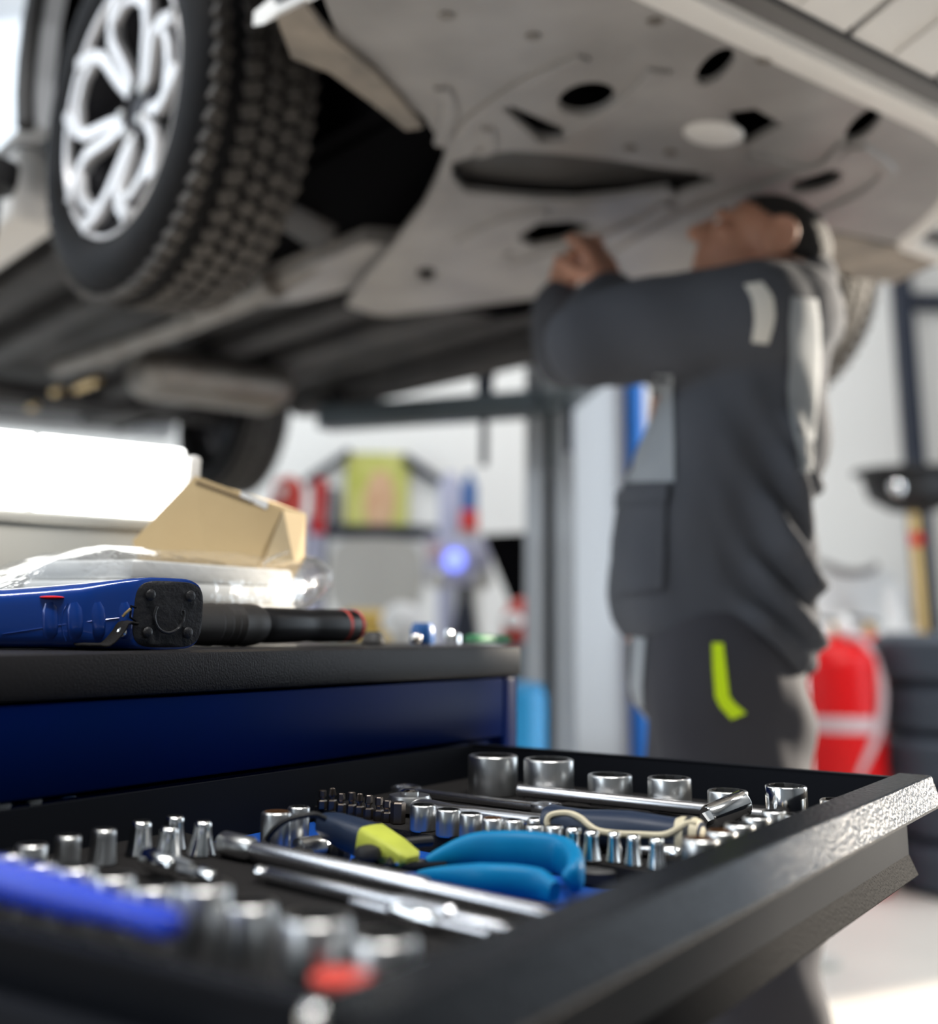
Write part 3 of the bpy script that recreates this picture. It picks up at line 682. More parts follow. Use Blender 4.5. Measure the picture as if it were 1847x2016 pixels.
# ------------------------------------------------------------------ screwdriver bits
def hexring(r, z, n=6, m=1.0, a0=0): return [Vector((r * math.cos(2 * PI * k / n + a0) * (m if k % 2 else 1), r * math.sin(2 * PI * k / n + a0) * (m if k % 2 else 1), z)) for k in range(n)]
BT = [(634, 1558, 1592), (653, 1554, 1595), (671, 1564, 1600), (691, 1562, 1605), (707, 1565, 1608), (725, 1568, 1613), (745, 1572, 1616), (761, 1578, 1619), (783, 1581, 1622)]
kinds = ['flat', 'cross', 'torx', 'flat', 'cross', 'torx', 'hex', 'hex', 'allen']
words = {'flat': 'flat-blade', 'cross': 'cross-head', 'torx': 'star-shaped', 'hex': 'slim hexagonal', 'allen': 'thick hexagonal'}
for k, (x, y0, y1) in enumerate(BT):
    p = onz(x, y1, H + TOP); h = (y1 - y0) * mpp(p) * 1.0; r = .0040 if k < 8 else .0058
    b = MB(); kd = kinds[k]
    b.rings([hexring(r * .92, 0), hexring(r, .001), hexring(r, h * (.42 if k < 8 else .93)), hexring(r * .86, h * (.48 if k < 8 else 1.0))], cap=True)
    if k < 8:
        tip = {'flat': [(12, .80, 1), (12, .78, 1)], 'cross': [(16, .88, .6), (16, .55, .5)], 'torx': [(12, .84, .78), (12, .76, .78)], 'hex': [(6, .80, 1), (6, .78, 1)]}[kd]
        (n, q0, m0), (n, q1, m1) = tip
        b.rings([hexring(r * .5, h * .46, n), hexring(r * .52, h * .6, n), hexring(r * q0, h * .68, n, m0), hexring(r * q1, h * .97, n, m1), hexring(r * q1 * (.8 if kd != 'cross' else .3), h, n, m1)])
        if kd == 'flat':
            pass
    o = obj('screwdriver_bit', b, M['bit_steel'], loc=p, angle=20)
    tag(o, '%s dark steel %s bit from the left in the row of bits' % (ORD[k], words[kd]), 'bit', 'screwdriver bits standing in the foam')

# ------------------------------------------------------------------ lying tools
def Z(px, py, z): return onz(px, py, H + z)
def bary(name, label, cat, parts, group=None):
    # parts: (name, material, list of points, radii, seg)
    base = Vector(parts[0][2][0]); base.z = H + TOP
    root = thing(name, label, cat, base, 0, group)
    for nm, m, pts, rad, seg in parts: wob(nm, MB().tube(pts, rad, seg), M[m], root)
    return root
def lerp(a, b, t): return a + (b - a) * t
a, b = Z(440, 1660, -.1400), Z(1098, 1806, -.1410)
L_ = [lerp(a, b, t) for t in (0, .004, .10, .115, .15, .66, .675, .995, 1)]
bary('extension_bar', 'longest satin chrome extension bar lying across the black foam', 'extension bar', [
    ('shaft', 'bar', L_[3:], [.0052, .0055, .0056, .0040, .0040, .0032], 16), ('drive_end', 'chrome', L_[:4], [.0068, .0074, .0074, .0056], 20)], 'chrome bars lying on the foam')
a, b = Z(503, 1716, -.1425), Z(1035, 1838, -.1425)
bary('extension_bar', 'thinner chrome extension bar with a ball end, second from the back', 'extension bar', [
    ('shaft', 'bar', [lerp(a, b, t) for t in (.055, .06, .55, .60, .76, .775, .99, 1)], [.0036, .0042, .0042, .0054, .0054, .0032, .0030, .002], 16),
    ('ball_end', 'chrome_bright', [lerp(a, b, t) for t in (0, .006, .02, .034, .045, .056)], [.0016, .0034, .0042, .0030, .0028, .0042], 14)], 'chrome bars lying on the foam')
a, b = Z(690, 1777, -.1425), Z(972, 1842, -.1425)
bary('screwdriver', 'short blurred chrome spinner handle with round tip, nearest of the bars', 'tool', [
    ('shaft', 'bar', [lerp(a, b, t) for t in (0, .02, .30, .66, .95, .965, .985, 1)], [.002, .003, .003, .0026, .0026, .0042, .0042, .002], 14),
    ('grip', 'chrome_bright', [lerp(a, b, t) for t in (.30, .36, .58, .66)], [.0032, .0056, .0056, .003], 16)], 'chrome bars lying on the foam')
a, b = Z(288, 1690, -.1385), Z(425, 1732, -.1420)
bary('universal_joint', 'small chrome universal joint lying before the bell-shaped sockets', 'universal joint', [
    ('drive_end', 'chrome_bright', [lerp(a, b, t) for t in (0, .02, .40, .44)], [.0060, .0066, .0062, .005], 16),
    ('yoke', 'chrome', [lerp(a, b, .40) + Vector((0, 0, .004)), lerp(a, b, .66) + Vector((0, 0, .003))], .0026, 8),
    ('cross_pin', 'chrome', [lerp(a, b, .60) + vv_ * .006, lerp(a, b, .60) - vv_ * .006], .003, 10),
    ('yoke', 'chrome', [lerp(a, b, .55), lerp(a, b, .80)], .0028, 8),
    ('square_end', 'chrome_bright', [lerp(a, b, t) for t in (.78, .80, .98, 1)], [.0048, .0052, .0045, .004], 12)])
# sliding T-bar by the right wall
a, b = Z(1020, 1556, -.1385), Z(1566, 1612, -.1420)
h0, h1 = Z(1393, 1612, -.1395), Z(1466, 1580, -.130)
root = bary('sliding_bar', 'chrome sliding T-bar with a round head, lying by the right wall sockets', 'sliding bar', [
    ('bar', 'bar', [lerp(a, b, t) for t in (0, .01, .99, 1)], [.0045, .0052, .0052, .0045], 16),
    ('head', 'chrome_bright', [h0, lerp(h0, h1, .04), lerp(h0, h1, .96), h1], [.0085, .0095, .0095, .0085], 24)])
wob('drive_square', MB().tube([lerp(h0, h1, -.10), lerp(h0, h1, 0)], .0052, 4), M['chrome'], root)
# flat wrench behind the ratchet
a, b = Z(800, 1556, -.1435), Z(1076, 1590, -.1435); dirw = (b - a).normalized()
root = thing('combination_wrench', 'flat dull chrome wrench lying between the ratchet and the big sockets', 'wrench', (a.x, a.y, H + TOP))
wob('shank', MB().tube([lerp(a, b, t) for t in (.08, .2, .85, .95)], [(.006, .0028), (.0045, .0024), (.0055, .0026), (.0065, .003)], 12, upv=(0, 0, 1), power=3), M['bar'], root)
wob('ring_end', MB().tube([a + (Vector((math.cos(t), math.sin(t), 0)) * .011) for t in [2 * PI * k / 20 for k in range(20)]], (.0032, .0038), 8, upv=(0, 0, 1), closed=True), M['bar'], root)
wob('open_end', MB().tube([b + Matrix.Rotation(math.atan2(dirw.y, dirw.x), 3, 'Z') @ Vector((math.cos(t), math.sin(t), 0)) * .010 for t in np.linspace(.7, 2 * PI - .7, 14)], (.0035, .0034), 8, upv=(0, 0, 1), power=3), M['bar'], root)
# ratchet
hc = Z(806, 1580, -.139); s1 = Z(890, 1598, -.139); g0 = Z(1072, 1622, -.1345); g1 = Z(1384, 1650, -.1345)
root = thing('ratchet', 'ratchet with chrome head and navy rubber grip edged in cream', 'ratchet', (g0.x, g0.y, H + TOP))
wob('head', MB().lathe([(.010, -.007), (.016, -.006), (.0175, -.002), (.0175, .003), (.016, .0058), (.009, .0066)], 32, Matrix.Translation(hc)), M['chrome'], root)
wob('lever', MB().lathe([(.0075, .006), (.0078, .0085), (.005, .010)], 18, Matrix.Translation(hc)), M['chrome_bright'], root)
wob('shaft', MB().tube([lerp(hc, s1, .3), s1, lerp(s1, g0, .3), g0, lerp(g0, g1, .06)], [(.012, .005), (.009, .0052), (.0058, .0058), (.0062, .0062), (.007, .007)], 18, upv=(0, 0, 1)), M['bar'], root)
gp = [0, .015, .05, .12, .25, .40, .55, .70, .82, .90, .96, 1]; gr = [.007, .0115, .0128, .0118, .0110, .0122, .0128, .0118, .0108, .0112, .0112, .009]
grip = wob('grip', MB().tube([lerp(g0, g1, t) for t in gp], [(r_ * 1.15, r_) for r_ in gr], 24, upv=(0, 0, 1), power=2.6), M['navy_grip'], root)
ga = (g1 - g0).normalized(); gn = Vector((0, 0, 1)).cross(ga); gn = gn if gn.dot(E0 - g0) > 0 else -gn
bpy.context.view_layer.update()
def bvh_of(o):
    me = o.data; mw = o.matrix_world; return BVHTree.FromPolygons([mw @ v.co for v in me.vertices], [tuple(p.vertices) for p in me.polygons])
def hit(bv, px, py, off=0.0):
    d = ray(px, py).normalized(); h = bv.ray_cast(E0, d)
    if h[0] is None:
        # nearest surface point to the ray
        best = None
        for t in np.linspace(.5, 3.2, 160):
            q = bv.find_nearest(E0 + d * t)
            if q[0] is not None and (best is None or q[3] < best[0]): best = (q[3], q[0], q[1])
        n = best[2]; n = n if n.dot(d) < 0 else -n
        return best[1] + n * off
    n = h[1] if h[1].dot(d) < 0 else -h[1]
    return h[0] + n * off
bv = bvh_of(grip)
cpx = [(1108, 1640), (1080, 1628), (1079, 1611), (1092, 1603), (1120, 1602), (1143, 1611), (1160, 1625), (1180, 1636), (1215, 1641), (1260, 1643), (1305, 1644), (1332, 1634), (1352, 1622), (1370, 1622)]
wob('cream_edge', MB().tube(smoothpath([hit(bv, x, y, .0002) for x, y in cpx], 4), .0022, 8), M['cream'], root)
wob('end_cap', MB().tube([lerp(g0, g1, t) for t in (.84, .87, .955, .985, 1.004)], [(.0118, .0106), (.0132, .0119), (.0134, .0120), (.0120, .0105), (.007, .006)], 24, upv=(0, 0, 1), power=2.6), M['cream'], root)
wob('end_band', MB().tube([lerp(g0, g1, t) for t in (.905, .91, .94, .945)], [(.013, .0118), (.0138, .0124), (.0138, .0124), (.013, .0118)], 24, upv=(0, 0, 1), power=2.6), M['black_rubber'], root)
# bar under the grip
a, b = Z(1128, 1655, -.1440), Z(1342, 1682, -.1425)
bary('extension_bar', 'short chrome bar peeping out beneath the cream-edged ratchet grip', 'extension bar', [
    ('shaft', 'bar', [lerp(a, b, t) for t in (0, .02, .78, .79)], [.003, .0036, .0036, .0036], 14), ('drive_end', 'chrome_bright', [lerp(a, b, t) for t in (.78, .80, .98, 1)], [.0045, .0054, .0056, .005], 18),
    ('drive_hole', 'chrome_dark', [lerp(a, b, .99), lerp(a, b, 1.004)], .0036, 4)], 'chrome bars lying on the foam')
# pliers with teal grips
def strap(pts, rad, m, nm, root, power=2.6, n=6): return wob(nm, MB().tube(smoothpath(pts, n), rad if not isinstance(rad, list) else rad, 16, upv=(0, 0, 1), power=power), M[m], root)
pts1 = [Z(842, 1700, -.150), Z(880, 1686, -.146), Z(930, 1673, -.1415), Z(990, 1672, -.140), Z(1060, 1676, -.140), Z(1108, 1685, -.141), Z(1130, 1703, -.142), Z(1132, 1725, -.145), Z(1118, 1742, -.149)]
root = thing('pliers', 'pliers with two thick teal grips and a black riveted head', 'pliers', (pts1[3].x, pts1[3].y, H + BASE))
N1 = (len(pts1) - 1) * 6 + 1
def taper(N, rs):
    out = []
    for i in range(N):
        t = i / (N - 1) * (len(rs) - 1); k = min(int(t), len(rs) - 2); f_ = t - k
        out.append((rs[k][0] * (1 - f_) + rs[k + 1][0] * f_, rs[k][1] * (1 - f_) + rs[k + 1][1] * f_))
    return out
strap(pts1, taper(N1, [(.003, .004), (.0055, .0075), (.0068, .0105), (.007, .0115), (.0068, .0115), (.0062, .011), (.0055, .0095), (.003, .006)]), 'teal', 'grip', root)
pts2 = [Z(826, 1724, -.154), Z(880, 1725, -.151), Z(945, 1729, -.149), Z(1010, 1733, -.149), Z(1060, 1741, -.150), Z(1092, 1757, -.152)]
strap(pts2, taper((len(pts2) - 1) * 6 + 1, [(.003, .003), (.0055, .006), (.0065, .0085), (.0065, .009), (.006, .009), (.004, .006)]), 'teal', 'grip', root)
hd = [Z(700, 1694, -.1525), Z(760, 1700, -.152), Z(830, 1704, -.151), Z(880, 1703, -.150)]
strap(hd, taper(19, [(.006, .002), (.011, .0026), (.010, .0026), (.004, .002)]), 'black_sheet', 'jaw', root, power=4)
hd2 = [Z(850, 1716, -.154), Z(905, 1722, -.153)]
strap(hd2, taper(7, [(.007, .0022), (.004, .002)]), 'black_sheet', 'jaw', root, power=4)
bpy.context.view_layer.update()
for x, y in ((780, 1697), (827, 1695)):
    c_ = Z(x, y, -.1487); wob('rivet', MB().lathe([(.0045, -.001), (.0045, .0004), (.003, .0010)], 16, Matrix.Translation(c_)), M['chrome_bright'], root)
c_ = Z(724, 1698, -.150); wob('knob', MB().lathe([(.0060, -.004), (.0064, .002), (.0086, .003), (.0090, .006), (.0075, .009), (.003, .0105)], 20, Matrix.Translation(c_)), M['black_rubber'], root)
wl = [Z(762, 1704, -.149), Z(775, 1684, -.146), Z(785, 1668, -.143), Z(800, 1660, -.142), Z(850, 1655, -.142)]
wob('spring_lever', MB().tube(smoothpath(wl, 5), [.0020] * 10 + [.0032] * 11, 10), M['black_rubber'], root)
wob('wire_link', MB().tube([Z(736, 1690, -.141), Z(768, 1692, -.142)], .0006, 6), M['black_sheet'], root)
c_ = Z(1172, 1735, BASE); wob('end_disc', MB().lathe([(.019, 0), (.021, .002), (.021, .008), (.019, .010)], 28, Matrix.Translation(c_)), M['black_rubber'], root)
# knife: navy body and yellow end
a, b = Z(634, 1617, -.1335), Z(812, 1693, -.1475); k_ = [lerp(a, b, t) for t in (0, .03, .12, .30, .50, .55)]
root = thing('utility_knife', 'navy knife with a scuffed yellow-green front end slanting across the trench', 'knife', (lerp(a, b, .5).x, lerp(a, b, .5).y, H + BASE))
wob('handle', MB().tube(k_, [(.004, .004), (.0085, .0065), (.0105, .0085), (.0118, .0100), (.0122, .0108), (.0118, .0105)], 20, upv=(0, 0, 1), power=3), M['navy_grip'], root)
wob('front_end', MB().tube([lerp(a, b, t) for t in (.53, .56, .80, .97, 1)], [(.0118, .0104), (.0128, .0112), (.0115, .0080), (.0095, .0045), (.006, .002)], 16, upv=(0, 0, 1), power=4.5), M['yellow'], root)
# cable, adapters and black caps in the trench
dsk = (U(-.408, .105, -.14) - E0).dot(fw) - .018
cb = [ond(x, y, dsk + e) for x, y, e in ((521, 1668, .004), (526, 1652, .002), (539, 1634, 0), (560, 1617, 0), (590, 1607, .002), (620, 1604, .006), (640, 1612, .01))]
o = obj('cable', MB().tube(smoothpath(cb, 6), .0020, 10), M['black_rubber'], None)
tag(o, 'thin black cable arching over the socket with the rusty bore', 'cable')
for j in range(5): obj('strain_ring', MB().lathe([(.0026, -.0008), (.0032, 0), (.0026, .0008)], 12, zframe(lerp(cb[0], cb[1], -.1 + j * .24), cb[1] - cb[0])), M['black_rubber'], o)
a, b = Z(585, 1676, -.152), Z(634, 1669, -.152)
bary('socket_adapter', 'chrome adapter lying on its side beside the black cable', 'adapter', [('body', 'chrome', [lerp(a, b, t) for t in (0, .03, .95, 1)], [.0075, .0085, .0085, .0075], 20), ('drive_square', 'chrome_bright', [lerp(a, b, 1), lerp(a, b, 1.32)], .0055, 4)])
for x, y, lab in ((664, 1694, 'ribbed black rubber cap in the trench, left of the yellow knife end'), (592, 1702, 'small black rubber cap in the trench, below the chrome adapter')):
    c_ = Z(x, y, BASE)
    o = obj('rubber_cap', MB().lathe([(.008, 0), (.0088, .002), (.0088, .007), (.007, .010), (.003, .0112)], 26, mod=lambda i, t: 1 + .03 * math.cos(13 * t)), M['black_rubber'], loc=c_); tag(o, lab, 'rubber cap', 'black rubber caps in the trench')
# bright blue tool across the front row
a, b = Z(-60, 1718, -.1065), Z(350, 1822, -.1065)
o = obj('blue_tool_handle', MB().tube([lerp(a, b, t) for t in (0, .02, .3, .55, .72, .80, .95, .985, 1)], [(.006, .006), (.0095, .0085), (.0092, .0082), (.008, .0075), (.0058, .0056), (.0056, .0054), (.0058, .0056), (.0048, .0046), (.0025, .0025)], 20, upv=(0, 0, 1)), M['bright_blue'])
tag(o, 'glossy bright blue tool handle lying across the nearest sockets', 'tool handle')
c_ = U(-.690, .3855, TOP)
root = thing('red_capped_bit', 'blurred red cap in the nearest corner of the drawer', 'cap', c_)
wob('stem', MB().lathe([(.006, 0), (.006, .0235)], 16, Matrix.Translation(c_)), M['black_rubber'], root)
wob('cap', MB().lathe([(.0095, .0225), (.0110, .0232), (.0110, .0252), (.0095, .0262), (.004, .0266)], 24, Matrix.Translation(c_)), M['coral'], root)

# ================================================================== things on the cart top
# blue tool with a black butt
bc = cl(329, 1212, -.012); bc.z = ZC + .0262
root = thing('blue_hand_tool', 'metallic blue tool grip with a worn black rubber butt on the cart top', 'hand tool', (bc.x, bc.y, ZC))
d = Vector((-.88, -.25, 0)).normalized(); nb = Vector((.70, -.71, 0)).normalized()
def bring(t, hw, hh, zc, k, n=40, pw=4.2):
    c = bc + d * t; c = Vector((c.x, c.y, ZC + zc)); nn = (nb * k + (-d) * (1 - k)).normalized(); e1 = Vector((-nn.y, nn.x, 0))
    r = []
    for i in range(n):
        th = 2 * PI * i / n; cc, ss = math.cos(th), math.sin(th)
        r.append(c + e1 * (math.copysign(abs(cc) ** (2 / pw), cc) * hw) + Vector((0, 0, math.copysign(abs(ss) ** (2 / pw), ss) * hh)))
    return r
secs = [(0, .0300, .0256, .0262, 1), (.002, .0312, .0262, .0265, 1), (.012, .0310, .0260, .0262, .9), (.035, .0285, .0248, .0250, .6), (.055, .0265, .0238, .0240, .3), (.085, .025, .0222, .0226, .1), (.115, .0245, .0208, .0212, 0), (.14, .0255, .0204, .0208, 0), (.165, .028, .0212, .0216, 0), (.20, .032, .0225, .0230, 0), (.25, .034, .023, .0235, 0)]
body = wob('grip_shell', MB().rings([bring(*s_) for s_ in secs]), M['metal_blue'], root, angle=50)
wob('butt_plate', MB().rings([bring(-.0005, .0286, .0241, .0262, 1), bring(-.0022, .0280, .0236, .0262, 1), bring(-.0030, .0250, .0208, .0262, 1)]), M['butt'], root, angle=50)
e1b = Vector((-nb.y, nb.x, 0))
for a_, b_ in ((-.017, .0135), (.017, .0135), (-.017, -.0135), (.017, -.0135)):
    wob('butt_stud', MB().lathe([(.0042, 0), (.0042, .0006), (.0030, .0016), (.001, .0018)], 16, zframe(bc + e1b * a_ + Vector((0, 0, b_)) + nb * .0030, nb)), M['butt'], root)
wob('worn_ring', MB().tube([bc + nb * .0034 + e1b * (.0125 * math.cos(t)) + Vector((0, 0, .0125 * math.sin(t) - .001)) for t in np.linspace(2.6, 6.6, 20)], .0012, 8), M['butt'], root)
bpy.context.view_layer.update(); bv = bvh_of(body)
for x, w in ((97, 13), (145, 14), (190, 15), (243, 14)):
    ring = [hit(bv, x + 3 * math.sin(t * .5), y, -.0006) for t, y in enumerate((1186, 1200, 1216, 1232, 1248, 1258))]
    wob('finger_groove', MB().tube(ring, [(.0030, .0012), (.0052, .0024), (.0056, .0028), (.0056, .0028), (.0050, .0024), (.0028, .0012)], 14, upv=(E0 - ring[2])), M['metal_blue'], root)
wob('parting_line', MB().tube([hit(bv, x, y, .0001) for x, y in ((5, 1248), (60, 1240), (120, 1230), (180, 1223), (240, 1216))], .0004, 6), M['metal_blue'], root)
wob('parting_line', MB().tube([hit(bv, x, y, .0001) for x, y in ((133, 1188), (124, 1205), (121, 1225), (124, 1245), (130, 1262))], .0005, 6), M['metal_blue'], root)
wob('loop_bracket', MB().tube([hit(bv, 264, 1196, .002), hit(bv, 255, 1193, .006), hit(bv, 253, 1215, .006), hit(bv, 264, 1222, .002)], .0009, 8), M['black_sheet'], root)
wob('copper_ring', MB().tube([hit(bv, 254, 1199, .006), hit(bv, 243, 1207, .006), hit(bv, 238, 1214, .005)], .0011, 8), M['gold'], root)
st = smoothpath([hit(bv, 262, 1228, .006), hit(bv, 240, 1226, .006), hit(bv, 226, 1244, .006), hit(bv, 205, 1262, .006), hit(bv, 170, 1272, .007), hit(bv, 120, 1279, .010)], 4)
for p_ in st: p_.z = max(p_.z, ZC + .004)
wob('wrist_strap', MB().tube(st, [(.0012, .004)] * 3 + [(.0014, .0105)] * (len(st) - 8) + [(.0014, .006)] * 5, 10, upv=nb), M['foam'], root)
q = hit(bv, 233, 1243, .009); wob('strap_rivet', MB().lathe([(.0034, 0), (.0034, .001), (.002, .0022), (.0006, .0025)], 16, zframe(q, (E0 - q))), M['chrome_bright'], root)
q = hit(bv, 102, 1176, .0); wob('red_button', MB().ellipsoid(q, (.009, .005, .0012)), M['ext_red'], root)
# torch behind it
a = cl(395, 1233, -.075); b = cl(706, 1236, -.075); a.z = b.z = ZC + .0185
T_ = lambda t: lerp(a, b, t)
root = thing('torch', 'black aluminium torch with two red rings lying on the cart top', 'torch', (a.x, a.y, ZC))
wob('bezel', MB().tube([T_(t) for t in (-.10, -.08, .05, .06, .10, .11, .14, .15, .18, .19, .25, .30, .33)], [.013, .0165, .0180, .0170, .0178, .0168, .0182, .0170, .0185, .0178, .0185, .0175, .0150], 28), M['torch_grip'], root, angle=25)
wob('barrel', MB().tube([T_(t) for t in (.30, .33, .38, .58, .60, .66, .70, .93, .98, 1.0)], [.012, .0150, .0158, .0155, .0148, .0148, .0156, .0154, .0135, .009], 28), M['torch'], root)
for t in (.855, .945): wob('red_ring', MB().tube([T_(t), T_(t + .004), T_(t + .020), T_(t + .024)], [.0152, .0158, .0157 if t < .9 else .0150, .0145], 28), M['coral'], root, label='red ring')
wob('tail_button', MB().tube([T_(.995), T_(1.02)], .006, 16), M['black_rubber'], root)
# white lamp box
lp = cl(384, 905, -.30); ld = Vector((-.80, -.60, 0)).normalized(); ln = Vector((.60, -.80, 0)).normalized()
zt = onY(380, 879, lp.y).z; zb = onY(330, 1027, lp.y).z
root = thing('work_lamp', 'white box-shaped LED work lamp glowing behind the plastic bag', 'lamp', (lp.x, lp.y, ZC), math.atan2(-ld.y, -ld.x))
hT, hB = zt - ZC, zb - ZC
# local x runs to the right along the lamp front, local y away from the viewer
LW = .346
obj('housing', MB().box((-LW / 2, .050, (hB - .004) / 2), (LW, .085, hB - .004), bev=.006), M['grey_plastic'], root)
obj('reflector', MB().box((-LW / 2, .052, (hT + hB) / 2), (LW, .075, hT - hB), bev=.008), M['white'], root)
x = -.006
for k in range(2):
    w = .166
    obj('light_panel', MB().box((x - w / 2, .013, (hT + hB) / 2), (w - .0015, .010, hT - hB - .003), bev=.005), M['led'], root); x -= w
obj('end_cap', MB().box((.004, .045, (hT + hB) / 2 + .010), (.016, .08, (hT - hB) * .55), bev=.006), M['white'], root)
obj('lower_edge', MB().box((-LW / 2, .010, hB - .006), (LW, .012, .012), bev=.003), M['grey_plastic'], root)
# cardboard carton
Yc = lp.y - .085
def cq(px, py, dy=0): return onY(px, py, Yc + dy)
A_, B_, C_, D_, E_, F_ = cq(262, 1064), cq(384, 937), cq(530, 990, .01), cq(556, 1004, .012), cq(520, 1100, .012), cq(300, 1120)
low = cq(430, 1255); low.z = ZC + .001
root = thing('carton', 'torn open kraft cardboard carton tilted behind the plastic bag', 'carton', (low.x, low.y, ZC))
def panel(pts, th=.004):
    pts = [Vector(p) for p in pts]; n = (pts[1] - pts[0]).cross(pts[2] - pts[0]).normalized()
    return MB().rings([[p - n * th / 2 for p in pts], [p + n * th / 2 for p in pts]])
wob('front_panel', panel([A_, B_, C_, D_, E_, low, cq(290, 1180)]), M['card'], root, smooth=False)
wob('side_panel', panel([D_, cq(601, 1012, .03), cq(598, 1095, .03), cq(578, 1112, .02), E_]), M['card_light'], root, smooth=False)
wob('back_panel', panel([cq(400, 950, .035), cq(540, 992, .06), cq(600, 1014, .05), cq(600, 1100, .05), low + Vector((0.03, .045, 0)), cq(385, 1075, .03)]), M['card_light'], root, smooth=False)
wob('bottom_panel', panel([A_ + Vector((0, .001, 0)), cq(330, 1120, .025), low + Vector((.03, .045, 0)), low + Vector((0, .003, .001))]), M['card'], root, smooth=False)
dl = (C_ - B_).normalized()
for k in range(11):
    t0 = .06 + k * .07; p_ = B_.lerp(C_, t0) + Vector((0, -.0028, -.006)); wob('print_mark', MB().box(p_, (.006, .0006, .003), bev=0), M['ink'], root, smooth=False)
wob('white_tape', panel([B_.lerp(C_, .62) + Vector((0, -.003, .001)), C_ + Vector((0, -.003, .001)), C_ + Vector((-.002, -.003, -.007)), B_.lerp(C_, .62) + Vector((0, -.003, -.004))], .0006), M['white'], root, smooth=False)
# clear plastic bag with white sheets inside
vb = -.215
prof = [(-120, 1190, .02), (-60, 1168, .05), (0, 1138, .07), (50, 1112, .08), (100, 1090, .085), (150, 1080, .09), (230, 1079, .09), (310, 1083, .09), (400, 1086, .088), (470, 1090, .085), (530, 1092, .075), (575, 1098, .06), (612, 1112, .035), (640, 1128, .008)]
lowz = [1285, 1285, 1283, 1281, 1280, 1279, 1278, 1277, 1276, 1240, 1210, 1185, 1160, 1136]
rs = []
for i, ((x, y, dp), yl) in enumerate(zip(prof, lowz)):
    tp = cl(x, y, vb); bt = cl(x, yl, vb); zb_ = max(bt.z, ZC + .001); c = (tp + bt) / 2; c = Vector((c.x, c.y, (tp.z + zb_) / 2)); hh = (tp.z - zb_) / 2
    ring = []
    for k in range(28):
        th = 2 * PI * k / 28; cc, ss = math.cos(th), math.sin(th)
        p_ = c + vv_ * (dp * math.copysign(abs(cc) ** .75, cc)) + Vector((0, 0, hh * math.copysign(abs(ss) ** .75, ss)))
        nz_ = mnoise.noise(p_ * 26) * .006 + mnoise.noise(p_ * 60) * .002
        p_ = p_ + (vv_ * cc + Vector((0, 0, ss))) * nz_ * (1 if p_.z > ZC + .008 else 0); p_.z = max(p_.z, ZC + .0006); ring.append(p_)
    rs.append(ring)
c0 = cl(300, 1200, vb)
root = thing('plastic_bag', 'crumpled clear plastic bag of white sheets on the cart top', 'bag', (c0.x, c0.y, ZC))
wob('film', MB().rings(rs), M['film'], root, angle=70)
a_ = cl(130, 1094, vb); b_ = cl(500, 1098, vb)
pc = (a_ + b_) / 2; L2 = (b_ - a_).length
for k in range(4):
    h_ = (a_.z - ZC - .006) / 4
    mt = Matrix.Rotation(ANG + .02 * (k - 1), 4, 'Z')
    wob('white_sheet', MB().box((pc.x, pc.y, ZC + .003 + h_ * (k + .5)), (L2 * (1.0 - .03 * k), .135, h_ - .001), mt, bev=.004), M['pad'], root)
wob('bag_fold', MB().tube([hit_ for hit_ in smoothpath([cl(520, 1110, vb + .07), cl(540, 1096, vb + .07), cl(567, 1087, vb + .06)], 4)], .0016, 8), M['film'], root)
# small things at the right end of the cart top
q = cl(832, 1243, -.10)
root = thing('blue_cap_tube', 'small blue tube with a chrome tip standing on the cart top', 'tube', (q.x, q.y, ZC))
hh = cl(832, 1226, -.10).z - ZC
obj('tube_body', MB().lathe([(.0125, .0), (.0135, .002), (.0135, hh * .7), (.010, hh)], 20), M['canister'], root)
obj('chrome_tip', MB().ellipsoid((-.006, -.016, .006), (.006, .006, .006)), M['chrome_bright'], root)
q = cl(897, 1256, -.09)
root = thing('chrome_fitting', 'small chrome double fitting beside the green clip on the cart', 'fitting', (q.x, q.y, ZC))
obj('nut', MB().lathe([(.005, .0), (.006, .001), (.006, .010), (.004, .012)], 6), M['chrome_bright'], root)
obj('nut', MB().lathe([(.004, .0), (.005, .001), (.005, .012), (.003, .0155)], 6, Matrix.Translation((-.008, .010, 0))), M['chrome_bright'], root)
a = cl(925, 1258, -.10); b = cl(1000, 1262, -.10)
root = thing('green_clip', 'flat green plastic clip near the right corner of the cart top', 'clip', (a.x, a.y, ZC))
wob('clip_body', MB().tube([Vector((p_.x, p_.y, ZC + .005)) for p_ in (a, a.lerp(b, .1), a.lerp(b, .9), b)], [(.008, .003), (.012, .005), (.010, .0045), (.005, .002)], 14, upv=(0, 0, 1), power=3), M['green'], root)
q = cl(735, 1262, -.09)
root = thing('black_plug', 'small black rubber plug right of the torch tail', 'plug', (q.x, q.y, ZC))
obj('plug_body', MB().lathe([(.012, 0), (.013, .002), (.010, .010), (.006, .013)], 20), M['black_rubber'], root)

